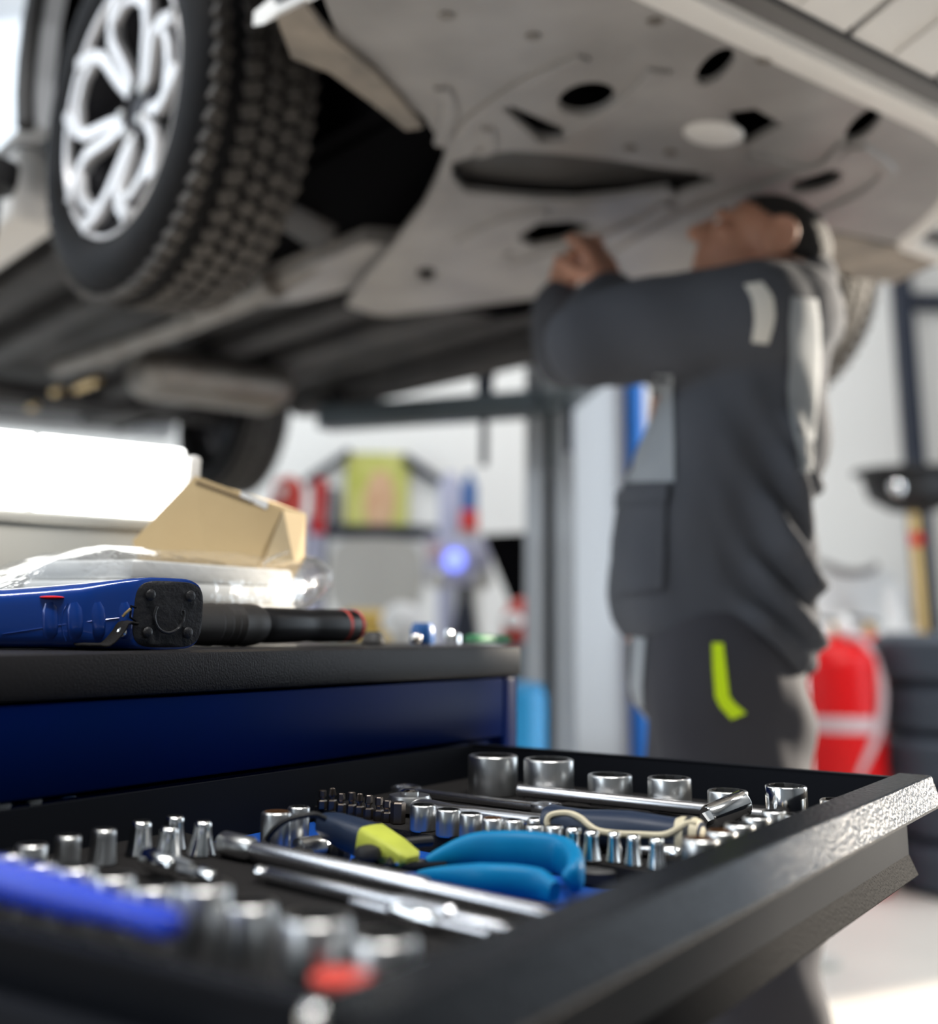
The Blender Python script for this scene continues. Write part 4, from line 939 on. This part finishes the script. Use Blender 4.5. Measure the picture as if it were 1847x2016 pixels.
# ================================================================== workshop equipment behind
# tyre stack
tp = onz(1960, 1770, 0.0)
def plain_tyre(r, w):
    prof = [(r * .62, -w * .40), (r * .70, -w * .49), (r * .86, -w * .5), (r * .95, -w * .42), (r, -w * .30), (r, w * .30), (r * .95, w * .42), (r * .86, w * .5), (r * .70, w * .49), (r * .62, w * .40), (r * .60, 0)]
    m_ = MB().lathe(prof, 48, cap=False); k = len(prof)
    m_.rings([[Vector((rr * math.cos(2 * PI * i / 48), rr * math.sin(2 * PI * i / 48), z)) for i in range(48)] for rr, z in (prof[-1], prof[0])], cap=False)
    return m_
tq = onz(1752, 1700, 0.06); r_t = .33
tcn_ = Vector((onY(1752, 1700, 5.02).x + r_t + .02, 5.04, 0))
words_t = ['lowest tyre of the dark stack at the right', 'second tyre from the floor in the dark stack', 'third tyre from the floor in the dark stack', 'fourth tyre from the floor in the dark stack', 'topmost tyre of the dark stack at the right']
me_t = plain_tyre(r_t, .193).mesh('tyre', True); tre = MB()
for row in (-.045, 0, .045):
    for k in range(56):
        a_ = 2 * PI * (k + .4 * (row > 0)) / 56
        tre.box((0, 0, 0), (.010, .026, .036), Matrix.Rotation(a_, 4, 'Z') @ Matrix.Translation((r_t + .003, 0, row)))
me_r = tre.mesh('tread', False); me_r.materials.append(M['tank'])
for k in range(5):
    o = obj('tyre', me_t, M['tank'], loc=(tcn_.x + [0, .012, -.008, .01, -.004][k], tcn_.y, .0965 + k * .1935)); tag(o, words_t[k], 'tyre', 'stacked tyres')
    t_ = obj('tread', me_r, M['tank'], o, kind='stuff')
# fire extinguishers
def extinguisher(P, r, h, label, full=True):
    root = thing('fire_extinguisher', label, 'fire extinguisher', P, 0, 'red fire extinguishers by the tyres')
    obj('cylinder', MB().lathe([(r * .9, .0), (r, .03), (r, h - r * .55), (r * .93, h - r * .3), (r * .72, h - r * .1), (r * .35, h), (r * .25, h + .02)], 36), M['ext_red'], root)
    obj('valve', MB().lathe([(.022, h + .01), (.026, h + .03), (.026, h + .06), (.016, h + .07)], 16), M['gold'], root)
    obj('lever', MB().box((-.03, 0, h + .085), (.14, .025, .018), Matrix.Rotation(.15, 4, 'Y'), bev=.005), M['black_rubber'], root)
    if full:
        obj('white_guard', MB().box((-.075, -.02, h + .045), (.12, .05, .05), bev=.012), M['white'], root)
        obj('white_knob', MB().ellipsoid((.035, -.03, h + .06), (.030, .03, .048)), M['white'], root)
        hs = smoothpath([(.01, -.02, h + .03), (.09, -.06, h + .01), (.135, -.10, h - .10), (.132, -.14, h - .22), (.09, -.16, h - .36), (.0, -.16, h - .52), (-.02, -.14, h - .65)], 6)
        obj('hose', MB().tube(hs, .017, 12), M['hose'], root)
        obj('label_band', MB().lathe([(r + .0008, h - .34), (r + .001, h - .335), (r + .001, h - .285), (r + .0008, h - .28)], 36, cap=False), M['hose'], root, label='pale pink label band')
    return root
ep = onY(1660, 1400, 5.0); eh = onY(1660, 1264, 4.85).z
extinguisher((ep.x - .02, 5.0, 0), .176, eh, 'large red fire extinguisher with a pale hose, nearest of the two')
ep2 = onY(1722, 1400, 5.6); extinguisher((ep2.x, 5.6, 0), .145, onY(1722, 1258, 5.6).z, 'red fire extinguisher half hidden behind the one with the pale hose', False)
# waste oil drainer: funnel on a brass pole
op = onY(1798, 1100, 5.95)
root = thing('oil_drainer', 'black waste oil funnel on a brass pole behind the tyre stack', 'oil drainer', (op.x + .02, 5.95, 0))
zf0 = onY(1798, 932, 5.95).z; zf1 = onY(1798, 1010, 5.95).z
obj('funnel', MB().lathe([(.03, zf1), (.11, zf1 + .01), (.21, zf1 + .07), (.24, zf0 - .02), (.285, zf0), (.28, zf0 + .012), (.22, zf0 - .01), (.09, zf1 + .05)], 40, Matrix.Rotation(.0, 4, 'X')), M['black_rubber'], root)
obj('pole', MB().tube([(0, 0, .5), (0, 0, zf1)], .026, 16), M['gold'], root)
obj('collar', MB().lathe([(.03, zf1 - .16), (.034, zf1 - .15), (.034, zf1 - .11), (.03, zf1 - .10)], 20), M['ext_red'], root)
obj('tank', MB().lathe([(.16, .08), (.18, .10), (.18, .46), (.15, .52), (.04, .54)], 28), M['steel_dark'], root)
obj('gauge', MB().ellipsoid((-.13, -.17, (zf0 + zf1) / 2 + .01), (.040, .03, .045)), M['chrome_bright'], root)
obj('tank_wheel', MB().lathe([(.04, -.02), (.05, -.015), (.05, .015), (.04, .02)], 18, Matrix.Translation((-.13, -.1, .05)) @ Matrix.Rotation(PI / 2, 4, 'Y')), M['black_rubber'], root)
# white jug and hook rail
q = onY(1776, 1235, 6.35); zt_ = onY(1776, 1148, 6.35).z
root = thing('white_jug', 'white plastic jug on a stand left of the brass pole', 'jug', (q.x - .03, 6.35, 0))
obj('stand', MB().box((0, 0, q.z / 2), (.20, .2, q.z), bev=.01), M['white'], root)
obj('jug_body', MB().lathe([(.045, q.z), (.055, q.z + .01), (.052, zt_ - .05), (.025, zt_ - .01), (.02, zt_)], 22), M['white'], root)
pts = [onY(x, y, 6.6) for x, y in ((1590, 1098), (1625, 1112), (1668, 1126), (1708, 1124), (1726, 1112))]
root = thing('grey_cabinet', 'pale grey cabinet with a drooping dark handle strip behind the mechanic', 'cabinet', ((pts[0].x + pts[-1].x) / 2, 6.85, 0))
obj('cabinet_body', MB().box((0, .0, .64), (.62, .40, 1.28), bev=.01), M['white'], root)
wob('handle_strip', MB().tube(smoothpath(pts, 4), .022, 10), M['tray'], root)
# white pipe between mechanic and extinguisher
q = onY(1580, 1420, 3.9)
root = thing('white_post', 'slim white post left of the big fire extinguisher', 'post', (q.x, 3.95, 0))
obj('post_tube', MB().lathe([(.035, 0), (.035, .86), (.03, .875)], 20), M['white'], root); obj('post_foot', MB().lathe([(.09, 0), (.09, .015), (.05, .02)], 20), M['grey_plastic'], root)
# blue crate behind the cart
q0 = onY(1026, 1360, 3.4); q1 = onY(1080, 1465, 3.4)
root = thing('blue_drum', 'light blue plastic drum behind the right corner of the cart', 'drum', (q1.x - .11, 3.45, 0))
obj('drum_body', MB().lathe([(.10, 0), (.108, .02), (.108, q0.z * .48), (.112, q0.z * .5), (.108, q0.z * .52), (.108, q0.z - .02), (.10, q0.z)], 32), M['sky_blue'], root)
obj('drum_lid', MB().lathe([(.10, q0.z), (.105, q0.z + .012), (.08, q0.z + .02)], 32), M['sky_blue'], root)
# wheel balancer with display, board, poster, bottles
YB = 6.2
def by(px, py, Y=YB): return onY(px, py, Y)
p0, p1 = by(655, 1060), by(832, 1232)
root = thing('wheel_balancer', 'pale grey wheel balancer hood with a black frame by the back wall', 'machine', ((p0.x + p1.x) / 2, YB, 0))
w_ = p1.x - p0.x; hz = p0.z - p1.z
hood = []
for k in range(24):
    t = 2 * PI * k / 24; c_, s_ = math.cos(t), math.sin(t); pw = .55 if s_ > 0 else .9
    hood.append((math.copysign(abs(c_) ** pw, c_) * w_ / 2, (p0.z + p1.z) / 2 + math.copysign(abs(s_) ** pw, s_) * hz / 2))
XZ = Matrix(((1, 0, 0, 0), (0, 0, 1, 0), (0, 1, 0, 0), (0, 0, 0, 1)))
obj('hood', MB().plate(hood, [], -.12, .10, XZ), M['grey_plastic'], root, smooth=False)
obj('base', MB().box((-.03, .1, .40), (w_ * .9, .45, .80), bev=.02), M['lift_dark'], root)
obj('frame_top', MB().box((-.03, -.02, p0.z + .035), (w_ + .06, .20, .06), bev=.01), M['steel_dark'], root)
obj('frame_post', MB().box((-w_ / 2 - .06, -.02, p0.z - .25), (.07, .20, .60), bev=.01), M['steel_dark'], root)
d0, d1 = by(840, 1060), by(965, 1155)
root = thing('display_panel', 'lavender control panel with a glowing blue lamp beside the balancer', 'control panel', ((d0.x + d1.x) / 2, YB - .1, 0))
w2_ = d1.x - d0.x; zm = (d0.z + d1.z) / 2
obj('panel', MB().box((0, 0, zm), (w2_, .06, d0.z - d1.z), bev=.02), M['lavender'], root)
lq = by(895, 1103, YB - .15); obj('blue_light', MB().ellipsoid((lq.x - (d0.x + d1.x) / 2, -.05, lq.z), (.055, .03, .055)), M['lamp_blue'], root)
for x_ in (-.10, .12): obj('round_button', MB().ellipsoid((x_, -.04, zm - .09), (.05, .02, .05)), M['grey_plastic'], root)
obj('pink_label', MB().box((-.12, -.033, zm + .05), (.08, .006, .08)), M['hose'], root)
obj('stand', MB().box((.04, .03, (zm - .1) / 2), (.07, .07, zm - .1), bev=.008), M['steel_dark'], root)
for sg in (-1, 1): obj('stand_leg', MB().tube([(.04, .03, zm - .12), (.04 + sg * .13, .0, .50), (.04 + sg * .15, .0, .02)], .022, 10), M['steel_dark'], root)
b0, b1 = by(950, 1052, 5.9), by(1062, 1215, 5.9)
root = thing('black_board', 'black slanted board between control panel and lift post', 'board', ((b0.x + b1.x) / 2, 5.9, 0))
cx_ = (b0.x + b1.x) / 2
obj('board_panel', MB().plate([(b0.x - cx_, b0.z), (b1.x - cx_ + .06, b0.z + .02), (b1.x - cx_ + .06, b1.z - .08), (b0.x - cx_ + .16, b1.z + .02)], [], 0, .05, XZ), M['void'], root, smooth=False)
for x_ in (-.02, .14): obj('board_leg', MB().box((x_, .03, b1.z / 2), (.04, .04, b1.z), bev=.005), M['steel_dark'], root)
q0, q1 = by(678, 884, 7.3), by(800, 1042, 7.3)
root = thing('poster', 'green and tan printed poster on the back wall', 'poster', ((q0.x + q1.x) / 2, 7.47, (q0.z + q1.z) / 2))
w_ = q1.x - q0.x; h_ = q0.z - q1.z
obj('sheet', MB().box((0, .0, 0), (w_, .012, h_)), M['poster_green'], root)
obj('tan_area', MB().ellipsoid((.02, -.008, -.06), (w_ * .24, .006, h_ * .40)), M['poster_tan'], root)
root = thing('tool_rack', 'black gabled tool rack on the back wall around the poster', 'rack', ((q0.x + q1.x) / 2, 7.49, (q0.z + q1.z) / 2))
for (xa, ya, xb, yb, w) in ((600, 950, 690, 888, .05), (795, 900, 872, 952, .06), (648, 1046, 885, 1046, .06), (655, 960, 655, 1040, .06)):
    a_, b2 = by(xa, ya, 7.455), by(xb, yb, 7.455); wob('rack_bar', MB().tube([a_, b2], w / 2, 8, power=4), M['steel_dark'], root)
q0 = by(887, 930, 6.9)
root = thing('grey_cylinder', 'pale grey gas cylinder standing right of the poster', 'cylinder', (q0.x, 6.9, 0))
obj('cylinder_body', MB().lathe([(.06, 0), (.065, .02), (.065, q0.z - .06), (.03, q0.z - .01), (.02, q0.z)], 24), M['lavender'], root)
q0, q1 = by(925, 930, 6.6), by(925, 1045, 6.6)
root = thing('blue_red_bottle', 'dark blue bottle with a red foot behind the control panel', 'bottle', (q0.x, 6.6, 0))
obj('shelf_stand', MB().box((0, .05, q1.z / 2), (.14, .14, q1.z), bev=.01), M['grey_plastic'], root)
obj('bottle_body', MB().lathe([(.045, q1.z + .11), (.045, q0.z - .08), (.02, q0.z - .03), (.02, q0.z)], 18), M['canister'], root)
obj('bottle_foot', MB().lathe([(.05, q1.z), (.05, q1.z + .11)], 18), M['red'], root)
q0 = by(566, 975, 5.6)
root = thing('red_beacon', 'red beacon lamp on a grey blue post left of the poster', 'beacon', (q0.x + .05, 5.6, 0))
obj('beacon_post', MB().box((.08, .02, q0.z * .5 - .05), (.09, .08, q0.z - .1), bev=.01), M['lavender'], root)
obj('beacon_arm', MB().box((.10, .0, q0.z - .05), (.06, .06, .26), bev=.01), M['ext_red'], root)
obj('beacon_dome', MB().lathe([(.075, -.10), (.078, .0), (.065, .06), (.03, .085)], 24, Matrix.Translation((-.05, 0, q0.z))), M['coral'], root)
obj('beacon_glint', MB().ellipsoid((-.07, -.072, q0.z + .01), (.022, .012, .03)), M['white'], root)
q0 = by(1032, 1222, 4.9)
root = thing('red_gas_can', 'rounded red can with a painted white glint left of the lift post', 'can', (q0.x, 4.9, 0))
obj('can_stand', MB().box((0, 0, (q0.z - .09) / 2), (.26, .26, q0.z - .09), bev=.01), M['lift_dark'], root)
obj('can_body', MB().lathe([(.07, q0.z - .09), (.085, q0.z - .06), (.085, q0.z + .02), (.06, q0.z + .07), (.02, q0.z + .09)], 28), M['coral'], root)
obj('can_glint', MB().ellipsoid((-.045, -.07, q0.z - .0), (.045, .03, .032)), M['white'], root)  # highlight on the can, modelled as a white lump
q0, q1 = by(690, 1205, 5.4), by(790, 1262, 5.4)
root = thing('mustard_box', 'mustard yellow box low behind the torch tail', 'box', ((q0.x + q1.x) / 2, 5.45, 0))
obj('box_body', MB().box((0, 0, q0.z / 2), (q1.x - q0.x + .05, .25, q0.z), bev=.005), M['yellow_box'], root)
obj('box_flap', MB().box((0, -.13, q0.z - .01), (q1.x - q0.x, .06, .006), Matrix.Rotation(.6, 4, 'X')), M['yellow_box'], root)
q0 = by(790, 1222, 5.1)
root = thing('white_ball_tank', 'round white tank right of the mustard box', 'tank', (q0.x, 5.1, 0))
obj('tank_ball', MB().ellipsoid((0, 0, q0.z), (.085, .085, .075)), M['white'], root); obj('tank_foot', MB().lathe([(.07, 0), (.05, .03), (.04, q0.z - .06)], 20), M['grey_plastic'], root)

# ================================================================== the mechanic
def solid(mb, voxel, smooth=3, displace=None):
    """union of overlapping shells as one closed skin"""
    me = bpy.data.meshes.new('tmp'); me.from_pydata([p[:] for p in mb.v], [], mb.f)
    bm = bmesh.new(); bm.from_mesh(me); bmesh.ops.recalc_face_normals(bm, faces=bm.faces); bm.to_mesh(me); bm.free()
    o = bpy.data.objects.new('tmp', me); COL.objects.link(o)
    r = o.modifiers.new('r', 'REMESH'); r.mode = 'VOXEL'; r.voxel_size = voxel; r.adaptivity = 0
    if smooth:
        sm_ = o.modifiers.new('s', 'SMOOTH'); sm_.factor = .5; sm_.iterations = smooth
    dg = bpy.context.evaluated_depsgraph_get(); ev = o.evaluated_get(dg); em = ev.to_mesh()
    n = len(em.vertices); co = np.empty(n * 3); em.vertices.foreach_get('co', co); co = co.reshape(-1, 3)
    no = np.empty(n * 3); em.vertices.foreach_get('normal', no); no = no.reshape(-1, 3)
    F = [tuple(p.vertices) for p in em.polygons]; ev.to_mesh_clear()
    bpy.data.objects.remove(o); bpy.data.meshes.remove(me)
    if displace is not None: co = co + no * displace(co)[:, None]
    out = MB(); out.v = [Vector(c) for c in co]; out.f = F
    return out
YM = 1.92                                                  # depth of the body's mid plane
def K(px, py, dy=0.0): return onY(px, py, YM + dy)
foot = Vector((K(1450, 1400).x, YM, 0))
headc = K(1500, 490, .0)
fwd_h = Vector((-.86, .10, .50)).normalized()              # where the face points: left and up
side_h = Vector((-.10, -1, .02)).normalized(); upv_h = fwd_h.cross(side_h) * -1
side_h = (side_h - fwd_h * side_h.dot(fwd_h)).normalized(); upv_h = side_h.cross(fwd_h)
if upv_h.z < 0: upv_h = -upv_h
HM = Matrix(((fwd_h.x, side_h.x, upv_h.x), (fwd_h.y, side_h.y, upv_h.y), (fwd_h.z, side_h.z, upv_h.z)))
def hd_(f, s_, u_): return headc + fwd_h * f + side_h * s_ + upv_h * u_      # head frame: face, near side, crown
shN, shF = K(1478, 622, -.16), K(1500, 640, .19)
elN, elF = K(1160, 672, -.10), K(1128, 690, .24)
wrN, wrF = K(1208, 582, .07), K(1096, 590, .20)
neck0 = K(1545, 600, .01)
bm_ = MB()
# head
bm_.ellipsoid(hd_(-.012, 0, .018), (.094, .072, .078), HM)
bm_.ellipsoid(hd_(.035, 0, -.035), (.062, .058, .075), HM)
bm_.ellipsoid(hd_(.052, 0, -.082), (.036, .040, .030), HM)            # chin and jaw
bm_.capsule(hd_(-.01, .048, -.055), hd_(.05, .030, -.085), .022, .020); bm_.capsule(hd_(-.01, -.048, -.055), hd_(.05, -.030, -.085), .022, .020)
bm_.capsule(hd_(.082, .030, .012), hd_(.082, -.030, .012), .013, .013)  # brow
bm_.capsule(hd_(.088, 0, .005), hd_(.112, 0, -.030), .010, .014)        # nose
bm_.ellipsoid(hd_(.100, .010, -.032), (.010, .010, .008), HM); bm_.ellipsoid(hd_(.100, -.010, -.032), (.010, .010, .008), HM)
bm_.capsule(hd_(.086, .018, -.056), hd_(.086, -.018, -.056), .009, .009); bm_.capsule(hd_(.084, .016, -.068), hd_(.084, -.016, -.068), .009, .009)
for q_ in (1, -1):
    bm_.ellipsoid(hd_(.066, q_ * .036, -.018), (.022, .020, .018), HM)  # cheeks
    e = [hd_(-.012 + .024 * math.cos(t) * (-1) - .004, q_ * (.074 + .008 * (1 if math.cos(t) > 0 else .3)), +.004 + .033 * math.sin(t)) for t in np.linspace(-2.0, 2.2, 12)]
    for i in range(len(e) - 1): bm_.capsule(e[i], e[i + 1], .0075, .0075, 8, 2)
    bm_.ellipsoid(hd_(-.010, q_ * .074, .004), (.018, .008, .026), HM)
bm_.capsule(hd_(-.045, 0, -.02), neck0, .066, .070)                     # neck
bm_.capsule(K(1578, 496), K(1574, 580), .040, .046)
# trunk inside the clothes
bm_.capsule(neck0, K(1450, 720), .075, .14); bm_.capsule(K(1450, 720), K(1410, 1100), .135, .13); bm_.capsule(K(1410, 1100), K(1410, 1260), .13, .14)
for sh, el, wr in ((shN, elN, wrN), (shF, elF, wrF)):
    bm_.capsule(neck0 + Vector((-.02, 0, -.06)), sh, .07, .06); bm_.capsule(sh, el, .055, .042); bm_.capsule(el, wr, .042, .029)
# legs
hipN, hipF = K(1425, 1290, -.10), K(1425, 1290, .10)
def gp_(x, y, z): return Vector((x, y, z))
knN, knF = gp_(hipN.x + .02, YM - .11, .52), gp_(hipF.x - .05, YM + .12, .52)
anN, anF = gp_(hipN.x + .09, YM - .11, .10), gp_(hipF.x - .02, YM + .13, .10)
for h_, k_, a_ in ((hipN, knN, anN), (hipF, knF, anF)):
    bm_.capsule(h_, k_, .088, .058); bm_.capsule(k_, a_, .055, .038); bm_.capsule(a_ + Vector((0, 0, -.04)), a_ + Vector((-.14, 0, -.06)), .036, .028)
# hands: palm, four fingers, thumb
def hand(wr, dirv, palm_n, spread, curls, thumb_dir, L=.075):
    dirv = Vector(dirv).normalized(); pn = Vector(palm_n); pn = (pn - dirv * pn.dot(dirv)).normalized(); sd = dirv.cross(pn).normalized()
    kn = wr + dirv * .085
    for t in (-.030, -.010, .010, .030): bm_.capsule(wr + sd * t * .55 + dirv * .01, kn + sd * t, .018, .013, 10, 3)
    for i, t in enumerate((-.032, -.011, .011, .032)):
        ln = L * (.86, 1.0, .96, .76)[i]; p = kn + sd * t; dd = (dirv + sd * t * spread).normalized(); c = curls[i]
        for j, fr in enumerate((.46, .32, .26)):
            dd = (Matrix.Rotation(c, 3, sd) @ dd).normalized(); q = p + dd * ln * fr
            bm_.capsule(p, q, .0098 - .0010 * j, .0092 - .0010 * j, 10, 3); p = q
    td = Vector(thumb_dir).normalized(); p = wr + dirv * .03 + sd * (.028 if td.dot(sd) > 0 else -.028)
    for fr, r0, r1 in ((.042, .016, .012), (.030, .0115, .0105), (.024, .0105, .0085)):
        q = p + td * fr; bm_.capsule(p, q, r0, r1, 10, 3); p = q; td = (td * .75 + dirv * .35).normalized()
tipN = K(1148, 425, .14)
dN = (tipN - wrN)
hand(wrN, dN, (-.55, .60, -.1), 2.0, (.18, .16, .20, .24), (-.75, .45, .35), .078)
tipF = K(1128, 470, .22)
hand(wrF, tipF - wrF, (.6, .3, .2), 2.0, (.30, .32, .35, .40), (.6, -.5, .5), .072)
body_s = solid(bm_, .0055, 2)
man = obj('person', body_s, M['skin'], loc=foot, offset=foot, angle=180)
tag(man, 'mechanic in a charcoal work jacket reaching up to the car underside', 'person')
def mwob(name, mb, m, parent=man, **k): return obj(name, mb, m, parent, offset=foot, **k)
# jacket
jk = MB()
def oval(c, ax, ay, tilt=0.0, n=26, pw=2.4):
    r = []
    for i in range(n):
        t = 2 * PI * i / n; cc, ss = math.cos(t), math.sin(t)
        x = math.copysign(abs(cc) ** (2 / pw), cc) * ax; y = math.copysign(abs(ss) ** (2 / pw), ss) * ay
        r.append(Vector((c.x + x, c.y + y, c.z + tilt * x)))
    return r
def slab(xl, xr, py, ay, tilt=0.0, dy=0.0):
    a, b = K(xl, py, dy), K(xr, py, dy); return oval((a + b) / 2, (b.x - a.x) / 2, ay, tilt)
rows = [(1478, 1590, 562, .085, -.12), (1425, 1606, 600, .15, -.12), (1375, 1614, 650, .195, -.10), (1335, 1616, 720, .205, -.06), (1292, 1612, 800, .205, 0), (1258, 1604, 880, .20, 0), (1232, 1594, 960, .195, 0), (1214, 1586, 1040, .195, 0), (1205, 1582, 1110, .195, 0), (1206, 1580, 1180, .195, .04), (1216, 1578, 1240, .195, .10), (1236, 1578, 1285, .19, .16)]
jk.rings([slab(a, b, y, ay, -t_) for a, b, y, ay, t_ in rows])
for sh, el, wr in ((shN, elN, wrN), (shF, elF, wrF)):
    jk.capsule(sh + Vector((.01, 0, -.005)), lerp(sh, el, .55), .098, .084, 16, 5); jk.capsule(lerp(sh, el, .55), el, .084, .074, 16, 5)
    cuff = lerp(el, wr, .86)
    jk.capsule(el, cuff, .074, .052, 16, 3)
jk.capsule(shN + Vector((.06, .02, .01)), shF + Vector((.06, 0, .01)), .085, .085, 14, 4)
back_x = K(1600, 850).x
RIDGES = [((1455, 1088), (1578, 1262)), ((1476, 955), (1566, 1150)), ((1506, 858), (1572, 1060)), ((1440, 1180), (1560, 1292)), ((1478, 1020), (1585, 1210)), ((1526, 800), (1580, 960))]
def folds(co):
    rd = np.zeros(len(co))
    for (a, b) in RIDGES:
        p, q = K(*a, -.15), K(*b, -.15); p2 = np.array((p.x, p.z)); d2 = np.array((q.x, q.z)) - p2; L2_ = (d2 ** 2).sum()
        w2 = co[:, [0, 2]] - p2; t = np.clip((w2 @ d2) / L2_, 0, 1); ds = np.linalg.norm(w2 - t[:, None] * d2, axis=1)
        rd += .034 * np.exp(-(ds / .0145) ** 2) * np.clip(t * 3, .15, 1) * (co[:, 1] < YM)
    x, y, z = co[:, 0], co[:, 1], co[:, 2]
    u_ = (x - back_x) * 2.6 + (z - .9) * 1.0
    w_ = np.sin(58 * (z + 1.15 * (x - back_x) * (1 + .5 * np.sin(7 * z))) + 5 * np.sin(6 * y + 9 * z))
    back = np.clip((x - (back_x - .22)) / .16, 0, 1) * np.clip((1.42 - z) / .2, 0, 1)
    side = .25 + .0 * x
    slv = .35 * np.sin(46 * (x + .6 * z)) * np.clip((back_x - .12 - x) / .1, 0, 1)
    n_ = np.array([mnoise.noise(Vector(c) * 9) for c in co])
    return rd + .008 * w_ * back + .004 * slv + .010 * n_
jacket = mwob('jacket', solid(jk, .009, 5, folds), M['jacket'], angle=180)
col_ = MB().tube([neck0 + Vector((.072 * math.cos(t) + .0, .085 * math.sin(t), .015 + .03 * math.cos(t))) for t in [2 * PI * k / 24 for k in range(24)]], (.016, .030), 10, upv=(0, 0, 1), closed=True)
mwob('collar', col_, M['jacket'])
# trousers
tr_ = MB()
tr_.rings([slab(a, b, y, ay) for a, b, y, ay in ((1245, 1572, 1195, .17), (1238, 1574, 1260, .175), (1238, 1578, 1330, .18), (1248, 1580, 1400, .18))])
for h_, k_, a_ in ((hipN, knN, anN), (hipF, knF, anF)):
    tr_.capsule(h_ + Vector((.0, 0, -.02)), k_, .128, .098, 16, 5); tr_.capsule(k_, a_ + Vector((0, 0, .02)), .098, .080, 16, 4)
def tfold(co):
    n_ = np.array([mnoise.noise(Vector(c) * 8) for c in co]); z = co[:, 2]; x = co[:, 0]
    return .010 * n_ + .006 * np.sin(50 * (z + .9 * (x - back_x))) * np.clip((x - back_x + .2) / .15, 0, 1)
trousers = mwob('trousers', solid(tr_, .012, 5, tfold), M['trousers'], angle=180)
# boots
for a_ in (anN, anF):
    b_ = MB(); b_.capsule(a_ + Vector((.01, 0, .02)), a_ + Vector((0, 0, -.05)), .052, .050, 14, 4); b_.capsule(a_ + Vector((.02, 0, -.055)), a_ + Vector((-.17, 0, -.062)), .044, .036, 14, 4)
    bs = solid(b_, .009, 3)
    for p_ in bs.v: p_.z = max(p_.z, .002)
    mwob('boot', bs, M['boot'], angle=180)
# hair: short cap over skull
hr = MB(); hr.ellipsoid(hd_(-.016, 0, .022), (.096, .0760, .080), HM, 26, 18)
hs_ = solid(hr, .007, 1)
keep = []
def in_hair(p):
    q = p - headc; f, s_, u_ = q.dot(fwd_h), abs(q.dot(side_h)), q.dot(upv_h)
    return u_ > .030 + .34 * max(f, -.03) or (f < -.035 and u_ > -.060 - .4 * (f + .035))
hs_.f = [f for f in hs_.f if in_hair(sum((hs_.v[i] for i in f), Vector((0, 0, 0))) / len(f))]
mwob('hair', hs_, M['hair'], angle=180)
# eyes and eyebrows
for q_ in (1, -1):
    mwob('eye', MB().ellipsoid(hd_(.078, q_ * .030, -.006), (.011, .012, .010), HM), M['white']); mwob('eyebrow', MB().capsule(hd_(.092, q_ * .014, .016), hd_(.086, q_ * .040, .016), .005, .004), M['hair'])
# panels sewn on the clothes and the back's painted sun band follow the cloth surface
bpy.context.view_layer.update()
def patch(name, bv_, rows_, m, off=.003):
    """rows_: list of pixel rows (left to right) whose sight lines meet the cloth"""
    R = [[hit(bv_, x, y, off) for x, y in row] for row in rows_]; n = len(R[0]); mb = MB()
    top_ = [p for r in R for p in r]; bot_ = [p + ray(1400, 900).normalized() * .006 for p in top_]
    V = top_ + bot_; o = len(top_); Fc = []
    for i in range(len(R) - 1):
        for j in range(n - 1):
            a, b, c, d_ = i * n + j, i * n + j + 1, (i + 1) * n + j + 1, (i + 1) * n + j
            Fc += [(a, b, c, d_), (o + d_, o + c, o + b, o + a)]
    for i in range(len(R) - 1):
        a, b = i * n, (i + 1) * n; Fc.append((a, b, o + b, o + a)); a, b = i * n + n - 1, (i + 1) * n + n - 1; Fc.append((b, a, o + a, o + b))
    for j in range(n - 1):
        a, b = j, j + 1; Fc.append((b, a, o + a, o + b)); k_ = (len(R) - 1) * n; a, b = k_ + j, k_ + j + 1; Fc.append((a, b, o + b, o + a))
    mb.add(V, Fc); return mwob(name, mb, m, angle=60)
bj = bvh_of(jacket); bt = bvh_of(trousers)
def grid(quadrows, nc, nr):
    # quadrows: list of (xl, xr, y_left, y_right)
    out = []
    for i in range(nr):
        t = i / (nr - 1) * (len(quadrows) - 1); k = min(int(t), len(quadrows) - 2); f = t - k
        xl, xr, yl, yr = [quadrows[k][q_] * (1 - f) + quadrows[k + 1][q_] * f for q_ in range(4)]
        out.append([(xl + (xr - xl) * j / (nc - 1), yl + (yr - yl) * j / (nc - 1)) for j in range(nc)])
    return out
patch('chest_panel', bj, grid([(1290, 1325, 735, 735), (1262, 1328, 800, 800), (1240, 1330, 880, 880), (1228, 1330, 950, 950)], 7, 9), M['jacket_lt'])
patch('pocket_flap', bj, grid([(1222, 1322, 968, 955), (1218, 1318, 1000, 990)], 7, 3), M['jacket'], .008)
patch('pocket', bj, grid([(1220, 1315, 1000, 990), (1208, 1312, 1080, 1070), (1212, 1308, 1170, 1160)], 7, 6), M['jacket'], .006)
patch('shoulder_tape', bj, grid([(1466, 1500, 562, 556), (1482, 1522, 590, 585), (1486, 1526, 630, 628), (1480, 1512, 672, 676)], 5, 9), M['reflective'])
patch('hivis_strip', bt, grid([(1402, 1424, 1268, 1268), (1404, 1430, 1320, 1320), (1408, 1436, 1372, 1372), (1418, 1446, 1392, 1384), (1440, 1468, 1416, 1404)], 4, 9), M['hivis'])
patch('thigh_panel', bt, grid([(1250, 1275, 1250, 1250), (1244, 1268, 1350, 1350), (1248, 1272, 1460, 1460)], 4, 7), M['jacket_lt'])
patch('back_panel', bj, grid([(1556, 1606, 585, 590), (1552, 1613, 640, 640), (1553, 1614, 710, 710), (1548, 1608, 790, 790), (1566, 1602, 860, 860), (1574, 1596, 930, 930)], 6, 12), M['jacket_lt'])  # pale patch painted in place of a wider sunlit band
